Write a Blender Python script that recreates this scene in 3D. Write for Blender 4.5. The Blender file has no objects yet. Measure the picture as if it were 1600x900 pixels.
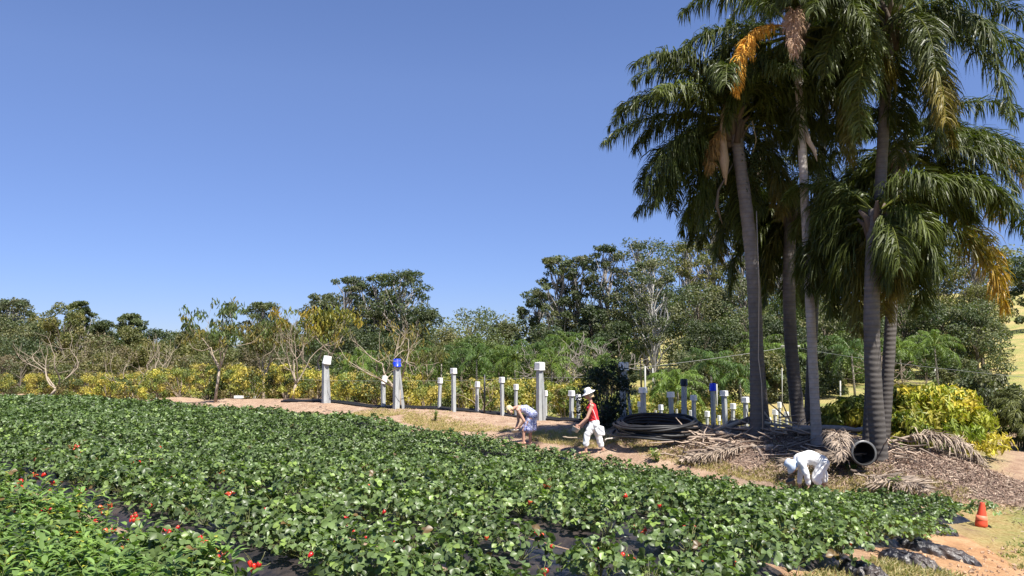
import bpy, math, random
import numpy as np
from mathutils import Vector, Matrix
rng = np.random.default_rng(7)
random.seed(7)
R = math.radians
SC = bpy.context.scene
COL = SC.collection

# ------------------------------------------------------------------ camera
FPX = 1244.0            # focal length in photograph pixels (photo 1600 wide)
PITCH = R(5.0)
CAMZ = 1.65
cam_d = bpy.data.cameras.new('camera'); cam = bpy.data.objects.new('camera', cam_d); COL.objects.link(cam)
cam_d.sensor_width = 36.0; cam_d.lens = 36.0 * FPX / 1600.0
cam_d.clip_start = 0.05; cam_d.clip_end = 5000
cam.location = (0, 0, CAMZ); cam.rotation_euler = (R(90) + PITCH, 0, 0)
SC.camera = cam

# ------------------------------------------------------------------ light
SUN_AZ = R(142)         # clockwise from the view direction (+Y)
SUN_EL = R(60)
world = bpy.data.worlds.new('World'); SC.world = world; world.use_nodes = True
nt = world.node_tree; nt.nodes.clear()
sky = nt.nodes.new('ShaderNodeTexSky'); sky.sky_type = 'NISHITA'; sky.sun_disc = False
sky.sun_elevation = SUN_EL; sky.sun_rotation = SUN_AZ
sky.altitude = 0; sky.air_density = 0.75; sky.dust_density = 0.0; sky.ozone_density = 1.5
bg = nt.nodes.new('ShaderNodeBackground'); bg.inputs['Strength'].default_value = 0.077
wo = nt.nodes.new('ShaderNodeOutputWorld')
tint = nt.nodes.new('ShaderNodeMix'); tint.data_type = 'RGBA'; tint.blend_type = 'MULTIPLY'; tint.inputs[0].default_value = 1
wtc = nt.nodes.new('ShaderNodeTexCoord'); wsp = nt.nodes.new('ShaderNodeSeparateXYZ'); wrp = nt.nodes.new('ShaderNodeValToRGB')
nt.links.new(wtc.outputs['Generated'], wsp.inputs[0]); nt.links.new(wsp.outputs[2], wrp.inputs[0])
_e = wrp.color_ramp.elements; _e[0].position = 0; _e[0].color = (.42, .46, .66, 1); _e[1].position = .55; _e[1].color = (.90, .94, 1.18, 1)
for _p, _c in ((.1, (.56, .60, .84)), (.33, (.90, .90, 1.10))):
    _q = _e.new(_p); _q.color = (*_c, 1)
nt.links.new(wrp.outputs[0], tint.inputs[7])
nt.links.new(sky.outputs[0], tint.inputs[6]); nt.links.new(tint.outputs[2], bg.inputs['Color']); nt.links.new(bg.outputs[0], wo.inputs[0])
sd = bpy.data.lights.new('sun', 'SUN'); sd.energy = 4.9; sd.angle = R(0.53); sd.color = (1.0, 0.955, 0.88)
sun = bpy.data.objects.new('sun', sd); COL.objects.link(sun)
sv = Vector((math.sin(SUN_AZ) * math.cos(SUN_EL), math.cos(SUN_AZ) * math.cos(SUN_EL), math.sin(SUN_EL)))
sun.rotation_euler = sv.to_track_quat('Z', 'Y').to_euler()
SC.view_settings.view_transform = 'Standard'; SC.view_settings.look = 'None'
SC.view_settings.gamma = 1.0; SC.view_settings.use_curve_mapping = False
SC.view_settings.exposure = 1.07
SC.cycles.max_bounces = 6; SC.cycles.transparent_max_bounces = 4

# ------------------------------------------------------------------ helpers
def P(px, py, Y):
    """the point in the place that the photograph shows at (px, py), Y metres ahead"""
    u = (px - 800) / FPX; v = (450 - py) / FPX
    y = math.cos(PITCH) - v * math.sin(PITCH); z = math.sin(PITCH) + v * math.cos(PITCH)
    t = Y / y
    return np.array([u * t, Y, CAMZ + z * t])

def nrm(v):
    v = np.asarray(v, float); return v / (np.linalg.norm(v, axis=-1, keepdims=True) + 1e-9)

class MB:
    def __init__(s): s.V = []; s.L = []; s.N = []; s.C = []; s.n = 0
    def add(s, V, F, C=(1, 1, 1)):
        V = np.asarray(V, float).reshape(-1, 3)
        C = np.asarray(C, float)
        if C.ndim == 1: C = np.tile(C, (len(V), 1))
        s.V.append(V); s.C.append(C)
        if isinstance(F, np.ndarray):
            s.L.append((F + s.n).ravel()); s.N.append(np.full(len(F), F.shape[1]))
        else:
            for f in F:
                s.L.append(np.array(f) + s.n); s.N.append(np.array([len(f)]))
        s.n += len(V); return s
    def merge(s, o, M=None):
        for V, C in zip(o.V, o.C):
            if M is not None: V = V @ np.array(M)[:3, :3].T + np.array(M)[:3, 3]
            s.V.append(V); s.C.append(C)
        for L in o.L: s.L.append(L + s.n)
        s.N += o.N; s.n += o.n; return s
    def mesh(s, name, mat, smooth=True, origin=None):
        me = bpy.data.meshes.new(name)
        V = np.concatenate(s.V); L = np.concatenate(s.L).astype(np.int32); N = np.concatenate(s.N).astype(np.int32)
        if origin is not None: V = V - np.asarray(origin)
        C = np.concatenate(s.C)
        me.vertices.add(len(V)); me.vertices.foreach_set('co', V.astype(np.float32).ravel())
        me.loops.add(len(L)); me.loops.foreach_set('vertex_index', L)
        me.polygons.add(len(N))
        st = np.zeros(len(N), np.int32); st[1:] = np.cumsum(N)[:-1]
        me.polygons.foreach_set('loop_start', st)
        me.polygons.foreach_set('use_smooth', np.full(len(N), bool(smooth)))
        a = me.color_attributes.new('Col', 'FLOAT_COLOR', 'POINT')
        a.data.foreach_set('color', np.hstack([C, np.ones((len(C), 1))]).astype(np.float32).ravel())
        me.update(calc_edges=True); me.validate()
        if mat: me.materials.append(mat)
        return me
    def build(s, name, mat, parent=None, smooth=True, loc=None):
        """loc given: geometry is in world space and the origin moves to loc"""
        me = s.mesh(name, mat, smooth, loc)
        o = bpy.data.objects.new(name, me); COL.objects.link(o)
        if loc is not None: o.location = loc
        if parent:
            o.parent = parent
            if loc is not None: o.location = Vector(loc) - parent.location
        return o

def tag(o, label=None, cat=None, group=None, kind=None):
    if label: o['label'] = label
    if cat: o['category'] = cat
    if group: o['group'] = group
    if kind: o['kind'] = kind
    return o
def empty(name, loc, label, cat, group=None):
    o = bpy.data.objects.new(name, None); COL.objects.link(o); o.location = loc
    return tag(o, label, cat, group)

def scatter(mb, T, F, pos, X, Yv, Z, sc, col):
    """K copies of the template T at pos with axes X,Y,Z (K,3), scale sc, colours col (K,3)"""
    pos = np.asarray(pos); K = len(pos)
    if K == 0: return
    sc = np.asarray(sc, float)
    if sc.ndim == 0: sc = np.full(K, float(sc))
    S = sc[:, None] if sc.ndim == 1 else sc
    if S.shape[1] == 1: S = np.repeat(S, 3, 1)
    V = (T[None, :, 0:1] * (X * S[:, 0:1])[:, None] + T[None, :, 1:2] * (Yv * S[:, 1:2])[:, None]
         + T[None, :, 2:3] * (Z * S[:, 2:3])[:, None] + pos[:, None])
    Fk = (F[None] + (np.arange(K) * len(T))[:, None, None]).reshape(-1, F.shape[1])
    mb.add(V.reshape(-1, 3), Fk, np.repeat(np.asarray(col), len(T), 0))

def frames(N, r, spin=None):
    """orthonormal frames with Z along N and random spin"""
    N = nrm(N); K = len(N)
    a = nrm(r.normal(size=(K, 3))) if spin is None else spin
    X = nrm(np.cross(a, N)); Y = np.cross(N, X)
    return X, Y, N

# leaf templates
LEAF4 = (np.array([[0, 0, 0], [.32, .45, .06], [0, 1, -.06], [-.32, .45, .06]], float), np.array([[0, 1, 2, 3]]))
LEAFW = (np.array([[0, 0, 0], [.42, .35, .08], [.34, .8, .06], [0, 1, -.05], [-.34, .8, .06], [-.42, .35, .08], [0, .5, 0]], float),
         np.array([[0, 1, 2, 6], [6, 2, 3, 3], [0, 6, 4, 5], [6, 3, 4, 4]]))
LEAFN = (np.array([[0, 0, 0], [.13, .3, .05], [.12, .65, .02], [0, 1, -.18], [-.12, .65, .02], [-.13, .3, .05], [0, .35, 0], [0, .68, -.03]], float),
         np.array([[0, 1, 6, 6], [1, 2, 7, 6], [2, 3, 7, 7], [0, 6, 5, 5], [6, 7, 4, 5], [7, 3, 4, 4]]))
def fix_tris(T, F):
    out4 = F[[len(set(f)) == 4 for f in F.tolist()]]; t = [list(dict.fromkeys(f)) for f in F.tolist() if len(set(f)) == 3]
    return T, out4, (np.array(t) if t else None)
def scat(mb, tmpl, pos, X, Y, Z, sc, col):
    T, F = tmpl; _, q, t = fix_tris(T, F)
    if t is None: scatter(mb, T, q, pos, X, Y, Z, sc, col); return
    if len(q): scatter(mb, T, q, pos, X, Y, Z, sc, col)
    scatter(mb, T, t, pos, X, Y, Z, sc, col)
def quad_only(tmpl):
    T, F = tmpl; _, q, t = fix_tris(T, F)
    tri = [] if t is None else t.tolist()
    return T, np.array([[f[0], f[1], f[2]] for f in q.tolist()] + [[f[0], f[2], f[3]] for f in q.tolist()] + tri)
LEAFW = quad_only(LEAFW); LEAFN = quad_only(LEAFN)
def scat(mb, tmpl, pos, X, Y, Z, sc, col): scatter(mb, tmpl[0], tmpl[1], pos, X, Y, Z, sc, col)

def tube(mb, pts, rad, n=7, col=(1, 1, 1), cap=True):
    pts = np.asarray(pts, float); K = len(pts)
    rad = np.full(K, rad) if np.ndim(rad) == 0 else np.asarray(rad, float)
    t = nrm(np.gradient(pts, axis=0))
    ref = np.array([0, 0, 1.]) if abs(t[0][2]) < .9 else np.array([1., 0, 0])
    u = nrm(np.cross(t[0], ref)); U = []
    for i in range(K):
        u = u - t[i] * np.dot(u, t[i]); u = u / (np.linalg.norm(u) + 1e-9); U.append(u)
    U = np.array(U); W = np.cross(t, U)
    a = np.linspace(0, 2 * np.pi, n, endpoint=False)
    V = pts[:, None] + rad[:, None, None] * (np.cos(a)[None, :, None] * U[:, None] + np.sin(a)[None, :, None] * W[:, None])
    i = np.arange(K - 1)[:, None] * n; j = np.arange(n)[None]; j2 = (j + 1) % n
    F = np.stack([i + j, i + j2, i + n + j2, i + n + j], -1).reshape(-1, 4)
    C = np.asarray(col, float)
    if C.ndim == 2: C = np.repeat(C, n, 0)
    mb.add(V.reshape(-1, 3), F, C)
    if cap:
        b = mb.n - K * n
        mb.L.append(b + np.arange(n)[::-1]); mb.N.append(np.array([n]))
        mb.L.append(b + (K - 1) * n + np.arange(n)); mb.N.append(np.array([n]))

def box(mb, c, s, col=(1, 1, 1), rot=None, top=1.0):
    x, y, z = np.array(s) / 2
    V = np.array([[-x, -y, -z], [x, -y, -z], [x, y, -z], [-x, y, -z], [-x * top, -y * top, z], [x * top, -y * top, z], [x * top, y * top, z], [-x * top, y * top, z]])
    if rot is not None: V = V @ np.array(rot).T
    mb.add(V + np.array(c), np.array([[3, 2, 1, 0], [4, 5, 6, 7], [0, 1, 5, 4], [1, 2, 6, 5], [2, 3, 7, 6], [3, 0, 4, 7]]), col)

def lathe(mb, prof, n=20, col=(1, 1, 1), M=None, close=True):
    prof = np.asarray(prof, float); K = len(prof); a = np.linspace(0, 2 * np.pi, n, endpoint=False)
    V = np.stack([prof[:, 0:1] * np.cos(a), prof[:, 0:1] * np.sin(a), np.repeat(prof[:, 1:2], n, 1)], -1).reshape(-1, 3)
    if M is not None: M = np.array(M); V = V @ M[:3, :3].T + M[:3, 3]
    i = np.arange(K - 1)[:, None] * n; j = np.arange(n)[None]; j2 = (j + 1) % n
    mb.add(V, np.stack([i + j, i + j2, i + n + j2, i + n + j], -1).reshape(-1, 4), col)
    if close:
        b = mb.n - K * n
        mb.L.append(b + np.arange(n)[::-1]); mb.N.append(np.array([n]))
        mb.L.append(b + (K - 1) * n + np.arange(n)); mb.N.append(np.array([n]))

_ph = rng.uniform(0, 6.28, (40, 2)); _dr = rng.uniform(0, 6.28, 40)
def noise(x, y, f=1.0, o=0, n=7):
    r = 0
    for k in range(n):
        i = (k + o * 7) % 40; ff = f * (0.7 + 0.23 * k)
        r = r + np.sin((x * np.cos(_dr[i]) + y * np.sin(_dr[i])) * ff + _ph[i, 0] + 1.3 * np.sin((x * np.sin(_dr[i]) - y * np.cos(_dr[i])) * ff * .6 + _ph[i, 1]))
    return r / n

# ------------------------------------------------------------------ materials
def newmat(name):
    m = bpy.data.materials.new(name); m.use_nodes = True; t = m.node_tree; t.nodes.clear()
    out = t.nodes.new('ShaderNodeOutputMaterial'); b = t.nodes.new('ShaderNodeBsdfPrincipled')
    t.links.new(b.outputs[0], out.inputs[0]); return m, t, b, out
def attr(t):
    a = t.nodes.new('ShaderNodeAttribute'); a.attribute_name = 'Col'; return a.outputs['Color']
def mult(t, a, b, fac=1.0, mode='MULTIPLY'):
    m = t.nodes.new('ShaderNodeMix'); m.data_type = 'RGBA'; m.blend_type = mode
    if isinstance(fac, (int, float)): m.inputs[0].default_value = fac
    else: t.links.new(fac, m.inputs[0])
    for s, v in ((m.inputs[6], a), (m.inputs[7], b)):
        if isinstance(v, tuple): s.default_value = (*v, 1)
        else: t.links.new(v, s)
    return m.outputs[2]
def noisetex(t, scale, detail=4, rough=.6, vec=None, dist=0):
    n = t.nodes.new('ShaderNodeTexNoise'); n.inputs['Scale'].default_value = scale; n.inputs['Detail'].default_value = detail
    n.inputs['Roughness'].default_value = rough; n.inputs['Distortion'].default_value = dist
    if vec is not None: t.links.new(vec, n.inputs['Vector'])
    return n.outputs[0]
def ramp(t, fac, stops):
    r = t.nodes.new('ShaderNodeValToRGB'); e = r.color_ramp.elements
    while len(e) > 1: e.remove(e[-1])
    e[0].position = stops[0][0]; e[0].color = (*stops[0][1], 1)
    for p, c in stops[1:]:
        q = e.new(p); q.color = (*c, 1)
    t.links.new(fac, r.inputs[0]); return r.outputs[0]
def bump(t, b, h, strength=.4, dist=.02):
    n = t.nodes.new('ShaderNodeBump'); n.inputs['Strength'].default_value = strength; n.inputs['Distance'].default_value = dist
    t.links.new(h, n.inputs['Height']); t.links.new(n.outputs[0], b.inputs['Normal'])
def coord(t, which='Object', scale=None):
    c = t.nodes.new('ShaderNodeTexCoord').outputs[which]
    if scale is None: return c
    m = t.nodes.new('ShaderNodeMapping'); m.inputs['Scale'].default_value = scale; t.links.new(c, m.inputs[0]); return m.outputs[0]

def leafmat(name, rough=.45, transl=.3, spec=.5, rnd=.25):
    m, t, b, out = newmat(name)
    oi = t.nodes.new('ShaderNodeObjectInfo')
    v = ramp(t, oi.outputs['Random'], [(0, (1 - rnd, 1 - rnd, 1 - rnd)), (.5, (1, 1, 1)), (1, (1 + rnd * .5, 1 + rnd * .4, 1 - rnd * .5))])
    c = mult(t, attr(t), v)
    t.links.new(c, b.inputs['Base Color']); b.inputs['Roughness'].default_value = rough
    b.inputs['Specular IOR Level'].default_value = spec
    tr = t.nodes.new('ShaderNodeBsdfTranslucent'); c2 = mult(t, c, (1.0, 1.25, .35)); t.links.new(c2, tr.inputs[0])
    mx = t.nodes.new('ShaderNodeMixShader'); mx.inputs[0].default_value = transl
    t.links.new(b.outputs[0], mx.inputs[1]); t.links.new(tr.outputs[0], mx.inputs[2]); t.links.new(mx.outputs[0], out.inputs[0])
    return m
def stdmat(name, col=None, rough=.6, nscale=8, namt=.35, bstr=.3, bdist=.01, scale=None, metal=0, spec=.5, dark=(.55, .55, .55)):
    m, t, b, out = newmat(name)
    v = coord(t, 'Object', scale); n = noisetex(t, nscale, 5, .65, v)
    base = attr(t) if col is None else col
    rr = ramp(t, n, [(.3, dark), (.65, (1, 1, 1))])
    c = mult(t, base, rr, namt); t.links.new(c, b.inputs['Base Color'])
    b.inputs['Roughness'].default_value = rough; b.inputs['Metallic'].default_value = metal; b.inputs['Specular IOR Level'].default_value = spec
    if bstr: bump(t, b, noisetex(t, nscale * 3, 4, .6, v), bstr, bdist)
    return m

M_leaf = leafmat('foliage', .5, .3, .4, .18)
M_straw = leafmat('strawberry_leaf', .42, .28, .5, .15)
M_palm = leafmat('palm_leaf', .45, .25, .3, .2)
M_dead = stdmat('dead_frond', None, .8, 20, .3, 0)
M_bark = stdmat('bark', None, .9, 6, .6, .6, .02, (1, 1, .4))
M_pale = stdmat('paint_white', (.8, .8, .77), .5, 9, .35, .15, .003, dark=(.62, .6, .55))
M_blue = stdmat('blue_plastic', (.01, .05, .75), .35, 9, .3, .4, .01)
M_blackcap = stdmat('black_plastic_cap', (.012, .012, .014), .4, 9, .3, .2, .01)
M_wood = stdmat('weathered_post', (.44, .46, .46), .8, 5, .75, .5, .006, (6, 6, .6), dark=(.42, .40, .36))
M_pipe = stdmat('black_poly_pipe', (.016, .016, .017), .5, 5, .5, .15, .003, dark=(2.2, 2.0, 1.8), spec=.35)
M_stick = stdmat('dry_wood', None, .85, 9, .5, .5, .01, (1, 1, 1))
M_skin = stdmat('skin', (.52, .29, .2), .5, 12, .15, 0)
M_hair = stdmat('blond_hair', (.62, .47, .27), .55, 40, .4, .3, .004)
M_cloth_w = stdmat('white_cloth', (.8, .79, .77), .85, 9, .1, .35, .008)
M_cloth_r = stdmat('red_cloth', (.66, .022, .03), .8, 9, .2, .3, .008)
M_wire = stdmat('wire', (.30, .30, .29), .4, 3, .1, 0)
M_pole = stdmat('pale_pole', (.42, .41, .37), .7, 3, .4, .2, .01, (1, 1, .2))
M_berry = stdmat('berry', None, .3, 60, .25, .5, .002, spec=.6)

def m_trunk():
    m, t, b, out = newmat('palm_trunk')
    v = coord(t, 'Object'); sep = t.nodes.new('ShaderNodeSeparateXYZ'); t.links.new(v, sep.inputs[0])
    n1 = noisetex(t, 1.2, 3, .6, v)
    ma = t.nodes.new('ShaderNodeMath'); ma.operation = 'MULTIPLY_ADD'; ma.inputs[1].default_value = 1.0
    mm = t.nodes.new('ShaderNodeMath'); mm.operation = 'MULTIPLY'; mm.inputs[1].default_value = .12; t.links.new(n1, mm.inputs[0])
    t.links.new(sep.outputs[2], ma.inputs[0]); t.links.new(mm.outputs[0], ma.inputs[2])
    wv = t.nodes.new('ShaderNodeMath'); wv.operation = 'MULTIPLY'; wv.inputs[1].default_value = 52; t.links.new(ma.outputs[0], wv.inputs[0])
    si = t.nodes.new('ShaderNodeMath'); si.operation = 'SINE'; t.links.new(wv.outputs[0], si.inputs[0])
    ring = ramp(t, si.outputs[0], [(.0, (1, 1, 1)), (.75, (.95, .95, .95)), (.97, (.55, .52, .5))])
    c = mult(t, attr(t), ring, .35)
    c = mult(t, c, ramp(t, noisetex(t, 5, 6, .7, v), [(.3, (.6, .58, .55)), (.6, (1, 1, 1)), (.8, (1.25, 1.25, 1.3))]), .8)
    t.links.new(c, b.inputs['Base Color']); b.inputs['Roughness'].default_value = .85
    bump(t, b, mult(t, si.outputs[0], noisetex(t, 7, 5, .7, v), .8), .5, .015); return m
M_trunk = m_trunk()

def m_dress():
    m, t, b, out = newmat('blue_white_print')
    n = noisetex(t, 17, 1, .5, coord(t), 2.2)
    c = ramp(t, n, [(.40, (.62, .64, .74)), (.44, (.62, .64, .74)), (.46, (.02, .035, .30)), (.55, (.02, .035, .30)), (.575, (.62, .64, .74)), (.66, (.6, .62, .72)), (.69, (.03, .05, .33))])
    t.links.new(c, b.inputs['Base Color']); b.inputs['Roughness'].default_value = .8; return m
M_dress = m_dress()

def m_plastic():
    m, t, b, out = newmat('black_mulch_film')
    v = coord(t, 'Object'); n = noisetex(t, 3, 5, .6, v); dst = noisetex(t, 1.7, 5, .7, v)
    c = ramp(t, dst, [(.45, (.012, .012, .016)), (.75, (.10, .075, .06))])
    t.links.new(c, b.inputs['Base Color']); b.inputs['Roughness'].default_value = .42
    bump(t, b, noisetex(t, 9, 4, .6, v, 1.5), .6, .03); return m
M_film = m_plastic()

def m_ground():
    m, t, b, out = newmat('ground_soil_grass')
    v = coord(t, 'Object')
    a = t.nodes.new('ShaderNodeAttribute'); a.attribute_name = 'Col'
    sp = t.nodes.new('ShaderNodeSeparateColor'); t.links.new(a.outputs['Color'], sp.inputs[0])
    big = noisetex(t, .35, 5, .6, v); mid = noisetex(t, 2.2, 6, .7, v); fine = noisetex(t, 16, 6, .75, v); vf = noisetex(t, 70, 4, .7, v)
    soil = ramp(t, mid, [(.3, (.30, .19, .13)), (.5, (.42, .29, .20)), (.7, (.52, .39, .28))])
    soil = mult(t, soil, ramp(t, fine, [(.3, (.5, .46, .42)), (.52, (1, 1, 1)), (.75, (1.15, 1.12, 1.05))]), .7)
    orange = ramp(t, mid, [(.3, (.36, .19, .09)), (.5, (.54, .31, .16)), (.7, (.66, .42, .24))])
    orange = mult(t, orange, ramp(t, fine, [(.32, (.6, .5, .4)), (.5, (1, 1, 1))]), .6)
    mulch = ramp(t, fine, [(.3, (.08, .055, .045)), (.48, (.23, .16, .125)), (.62, (.36, .28, .23)), (.75, (.5, .43, .36))])
    mulch = mult(t, mulch, ramp(t, vf, [(.35, (.5, .5, .5)), (.55, (1, 1, 1))]), .7)
    grass = ramp(t, fine, [(.28, (.10, .105, .03)), (.45, (.30, .26, .10)), (.6, (.45, .38, .19)), (.75, (.55, .47, .27))])
    gg = ramp(t, big, [(.4, (1.15, 1.05, 1.0)), (.62, (.62, .82, .55))])
    grass = mult(t, grass, gg, .9)
    # patchy borders
    def msk(ch):
        x = t.nodes.new('ShaderNodeMath'); x.operation = 'MULTIPLY_ADD'; x.inputs[1].default_value = 2.2
        y = t.nodes.new('ShaderNodeMath'); y.operation = 'MULTIPLY_ADD'; y.inputs[1].default_value = 1.8; y.inputs[2].default_value = -1.45
        t.links.new(mid, y.inputs[0]); t.links.new(ch, x.inputs[0]); t.links.new(y.outputs[0], x.inputs[2]); x.use_clamp = True
        return x.outputs[0]
    c = mult(t, soil, orange, msk(sp.outputs[2]), 'MIX')
    c = mult(t, c, grass, msk(sp.outputs[0]), 'MIX')
    c = mult(t, c, mulch, msk(sp.outputs[1]), 'MIX')
    t.links.new(c, b.inputs['Base Color']); b.inputs['Roughness'].default_value = .95; b.inputs['Specular IOR Level'].default_value = .1
    hm = t.nodes.new('ShaderNodeMath'); hm.operation = 'ADD'; t.links.new(fine, hm.inputs[0]); t.links.new(vf, hm.inputs[1])
    bump(t, b, hm.outputs[0], .8, .05); return m
M_ground = m_ground()

# ------------------------------------------------------------------ terrain
ra = np.array([-.695, .719]); rb = np.array([.719, .695])     # along the planting rows / across them
def ab(x, y): return ra[0] * x + ra[1] * y, rb[0] * x + rb[1] * y
def xy(a, b): return ra[0] * a + rb[0] * b, ra[1] * a + rb[1] * b
CP = []
def cz(x, y, z): CP.append((x, y, z + CAMZ))
def cp(px, py, Y): CP.append(tuple(P(px, py, Y)))
for q in [(0, 0, -1.65), (0, -8, -1.6), (-10, -6, -1.5), (10, -6, -2.9), (0, 5, -1.70), (-5, 5, -1.65), (-8, 12, -1.72), (-3.6, 8.5, -1.68), (0, 12, -1.95), (4.2, 7.8, -2.15),
          (5.1, 9.7, -2.38), (6.9, 13, -2.58), (2.3, 3, -1.95), (6, 5, -2.7), (6.5, 17.0, -2.72), (5.7, 16.1, -2.93), (7.2, 13.9, -2.75), (2.0, 20.0, -2.72), (-.1, 21.7, -2.60), (.5, 22.6, -2.33), (2.15, 20.9, -2.38), (3.5, 18.3, -2.80), (-2.7, 24.5, -2.5), (-12, 29, -2.30), (-9, 27, -2.36),
          (-12.9, 20, -1.8), (-7, 24, -2.15), (-7.1, 29.4, -2.40),  (-25, 38, -2.3), (-43, 67, -3.3), (-40, 50, -3.0), (-60, 60, -4),
          (-20, 15, -1.8), (-60, 20, -2.5), (30, 0, -3.8), (60, 30, -4), (-60, -30, -1.5), (60, -30, -5)]: cz(*q)
for q in [(508, 628, 33), (619, 638, 30.5), (708, 642, 29), (843, 656, 27), (340, 621, 40), (400, 623, 38), (270, 619, 46), (450, 625, 35.5), (100, 613, 62), (975, 664, 24.5), (1000, 690, 20.6), (1182, 691, 20), (1069, 664, 27),
          (1250, 674, 23), (1275, 700, 19), (1375, 722, 17.5), (1133, 672, 28), (1244, 676, 31), (1450, 735, 16.8), (1533, 824, 13.5), (1590, 890, 11), (1430, 717, 21),
          (1520, 705, 23), (1590, 700, 27), (1600, 760, 19), (1540, 640, 40), (1590, 600, 60), (1590, 545, 80), (1600, 487, 120), (1340, 640, 42), (1340, 603, 60), (1420, 580, 75),
          (1060, 600, 60), (1000, 575, 80), (1100, 555, 100), (1500, 560, 80), (1400, 540, 110), (600, 640, 45), (300, 640, 60), (850, 655, 40)]: cp(*q)
for q in [(-10, 45, -4.0), (-30, 75, -5.5), (0, 38, -3.9), (8, 40, -3.6), (0, 60, -4.5), (-40, 120, -6), (0, 120, -4), (-150, 100, -7), (-150, 250, -7), (40, 200, 6), (100, 200, 16),
          (110, 100, 10), (-50, 300, -7), (80, 350, 12), (-300, 500, -6), (300, 400, 16), (0, 700, -6), (600, 700, 10), (-700, 700, -6), (-600, 0, -4), (600, 0, 2), (0, -600, 0)]: cz(*q)
for q in [(400, 634, 32.5), (350, 631, 35.5), (300, 628, 38), (250, 625, 41), (200, 622, 44.5), (150, 619, 49), (50, 616, 57), (0, 617, 50), (100, 619, 44), (60, 622, 38), (200, 626, 36)]:
    _p = P(*q); CP.append((_p[0], _p[1], _p[2] - .42))
CP = np.array(CP)
def _ker(d): return np.sqrt(d * d + 1.5 ** 2)
_n = len(CP); _A = np.zeros((_n + 3, _n + 3))
_A[:_n, :_n] = _ker(np.linalg.norm(CP[:, None, :2] - CP[None, :, :2], axis=-1)) + np.eye(_n) * -.15
_A[:_n, _n] = 1; _A[:_n, _n + 1:] = CP[:, :2]; _A[_n, :_n] = 1; _A[_n + 1:, :_n] = CP[:, :2].T
_w = np.linalg.solve(_A, np.r_[CP[:, 2], 0, 0, 0])
def G(x, y):
    x = np.asarray(x, float); y = np.asarray(y, float); sh = np.broadcast(x, y).shape
    X = np.broadcast_to(x, sh).ravel(); Y = np.broadcast_to(y, sh).ravel(); out = np.empty(len(X))
    for i in range(0, len(X), 20000):
        xs = X[i:i + 20000]; ys = Y[i:i + 20000]
        d = np.sqrt((xs[:, None] - CP[None, :, 0]) ** 2 + (ys[:, None] - CP[None, :, 1]) ** 2)
        out[i:i + 20000] = _ker(d) @ _w[:_n] + _w[_n] + xs * _w[_n + 1] + ys * _w[_n + 2]
    # rubbish heap under the palms
    out += .16 * np.exp(-(((X - 6.6) / 1.3) ** 2 + ((Y - 19.6) / .9) ** 2)) + .22 * np.exp(-(((X - 9.2) / 1.2) ** 2 + ((Y - 17.3) / 1.0) ** 2))
    return out.reshape(sh)
def Gs(x, y): return float(G(x, y))
def hit(px, py, dz=0.0):
    """where the ray through (px, py) meets the ground raised by dz"""
    Y = 3.0
    while Y < 300:
        p = P(px, py, Y)
        if p[2] <= Gs(p[0], p[1]) + dz: break
        Y *= 1.01
    return P(px, py, Y)
def onground(px, Y, dz=0.0):
    x = (px - 800) / FPX * Y * 1.004; return np.array([x, Y, Gs(x, Y) + dz])

def field_end(b): return 2.25 + .15 * b + .3 * np.sin(b * 2.1)
FB1 = 16.1
def axis(lo, hi, a0, a1, fine, mid, far):
    v = [np.arange(a0, a1, fine)]
    x = a1; s = fine
    while x < hi: v.append([x]); s = min(s * 1.12, far); x += s
    v.append([hi]); x = a0; s = fine; w = []
    while x > lo: s = min(s * 1.12, far); x -= s; w.append(max(x, lo))
    return np.concatenate([np.array(w[::-1])] + v)
gx = axis(-1500, 1500, -9, 13, .13, 1, 60); gy = axis(-300, 2500, 5, 27, .13, 1, 60)
GX, GY = np.meshgrid(gx, gy); GZ = G(GX, GY)
A_, B_ = ab(GX, GY)
infield = (A_ > field_end(B_)) & (B_ > -2) & (B_ < FB1)
rough = .03 * noise(GX, GY, 5.0, 1) + .018 * noise(GX, GY, 14., 2) + .03 * noise(GX, GY, 1.6, 4)
mulm = np.exp(-(((GX - 7.6) / 3.0) ** 2 + ((GY - 18.6) / 2.6) ** 2)) * 1.5 + np.exp(-(((GX - 9.4) / 1.6) ** 2 + ((GY - 16.2) / 1.6) ** 2))
mulm = np.clip(mulm - .25, 0, 1) * (B_ > FB1 - .3)
GZ = GZ + np.where(infield, 0, rough) * np.exp(-np.hypot(GX, GY) / 90) + mulm * .03 * noise(GX, GY, 22, 3)
right = 1 / (1 + np.exp(-(GX - .38 * GY - 1.9 - .6 * noise(GX, GY, .5, 2)) * 1.2))          # grass side of the track
farm = 1 / (1 + np.exp(-(B_ - 21.5 + 4 * (GX < -8)) * .9))
track = np.exp(-((GX - (.62 * GY + .6)) / 1.3) ** 2) * (GY > 15) * (GY < 45)
grassm = np.clip(right * (GX > 6.8 - .0 * GY) * .75 * (A_ < 5) + farm * .8, 0, 1) * (1 - .75 * track)
grassm = np.clip(grassm * (1 - .8 * np.exp(-((B_ - 17.5) / 4.5) ** 2) * (A_ > 6)) + .08 * (B_ > 16) * (B_ < 20) * (A_ > 5), 0, 1)
orange = np.clip(np.exp(-((A_ - field_end(B_) + 1.5) / 1.9) ** 2), 0, 1) * (B_ < 17) * (GY > -5)
mb = MB(); ny, nx = GX.shape
i = np.arange(ny - 1)[:, None] * nx; j = np.arange(nx - 1)[None]
mb.add(np.stack([GX, GY, GZ], -1).reshape(-1, 3), np.stack([i + j, i + j + 1, i + nx + j + 1, i + nx + j], -1).reshape(-1, 4),
       np.stack([grassm, mulm, orange], -1).reshape(-1, 3))
g = mb.build('ground', M_ground); tag(g, kind='structure')
g['label'] = 'pink brown soil and dry grass'

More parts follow.
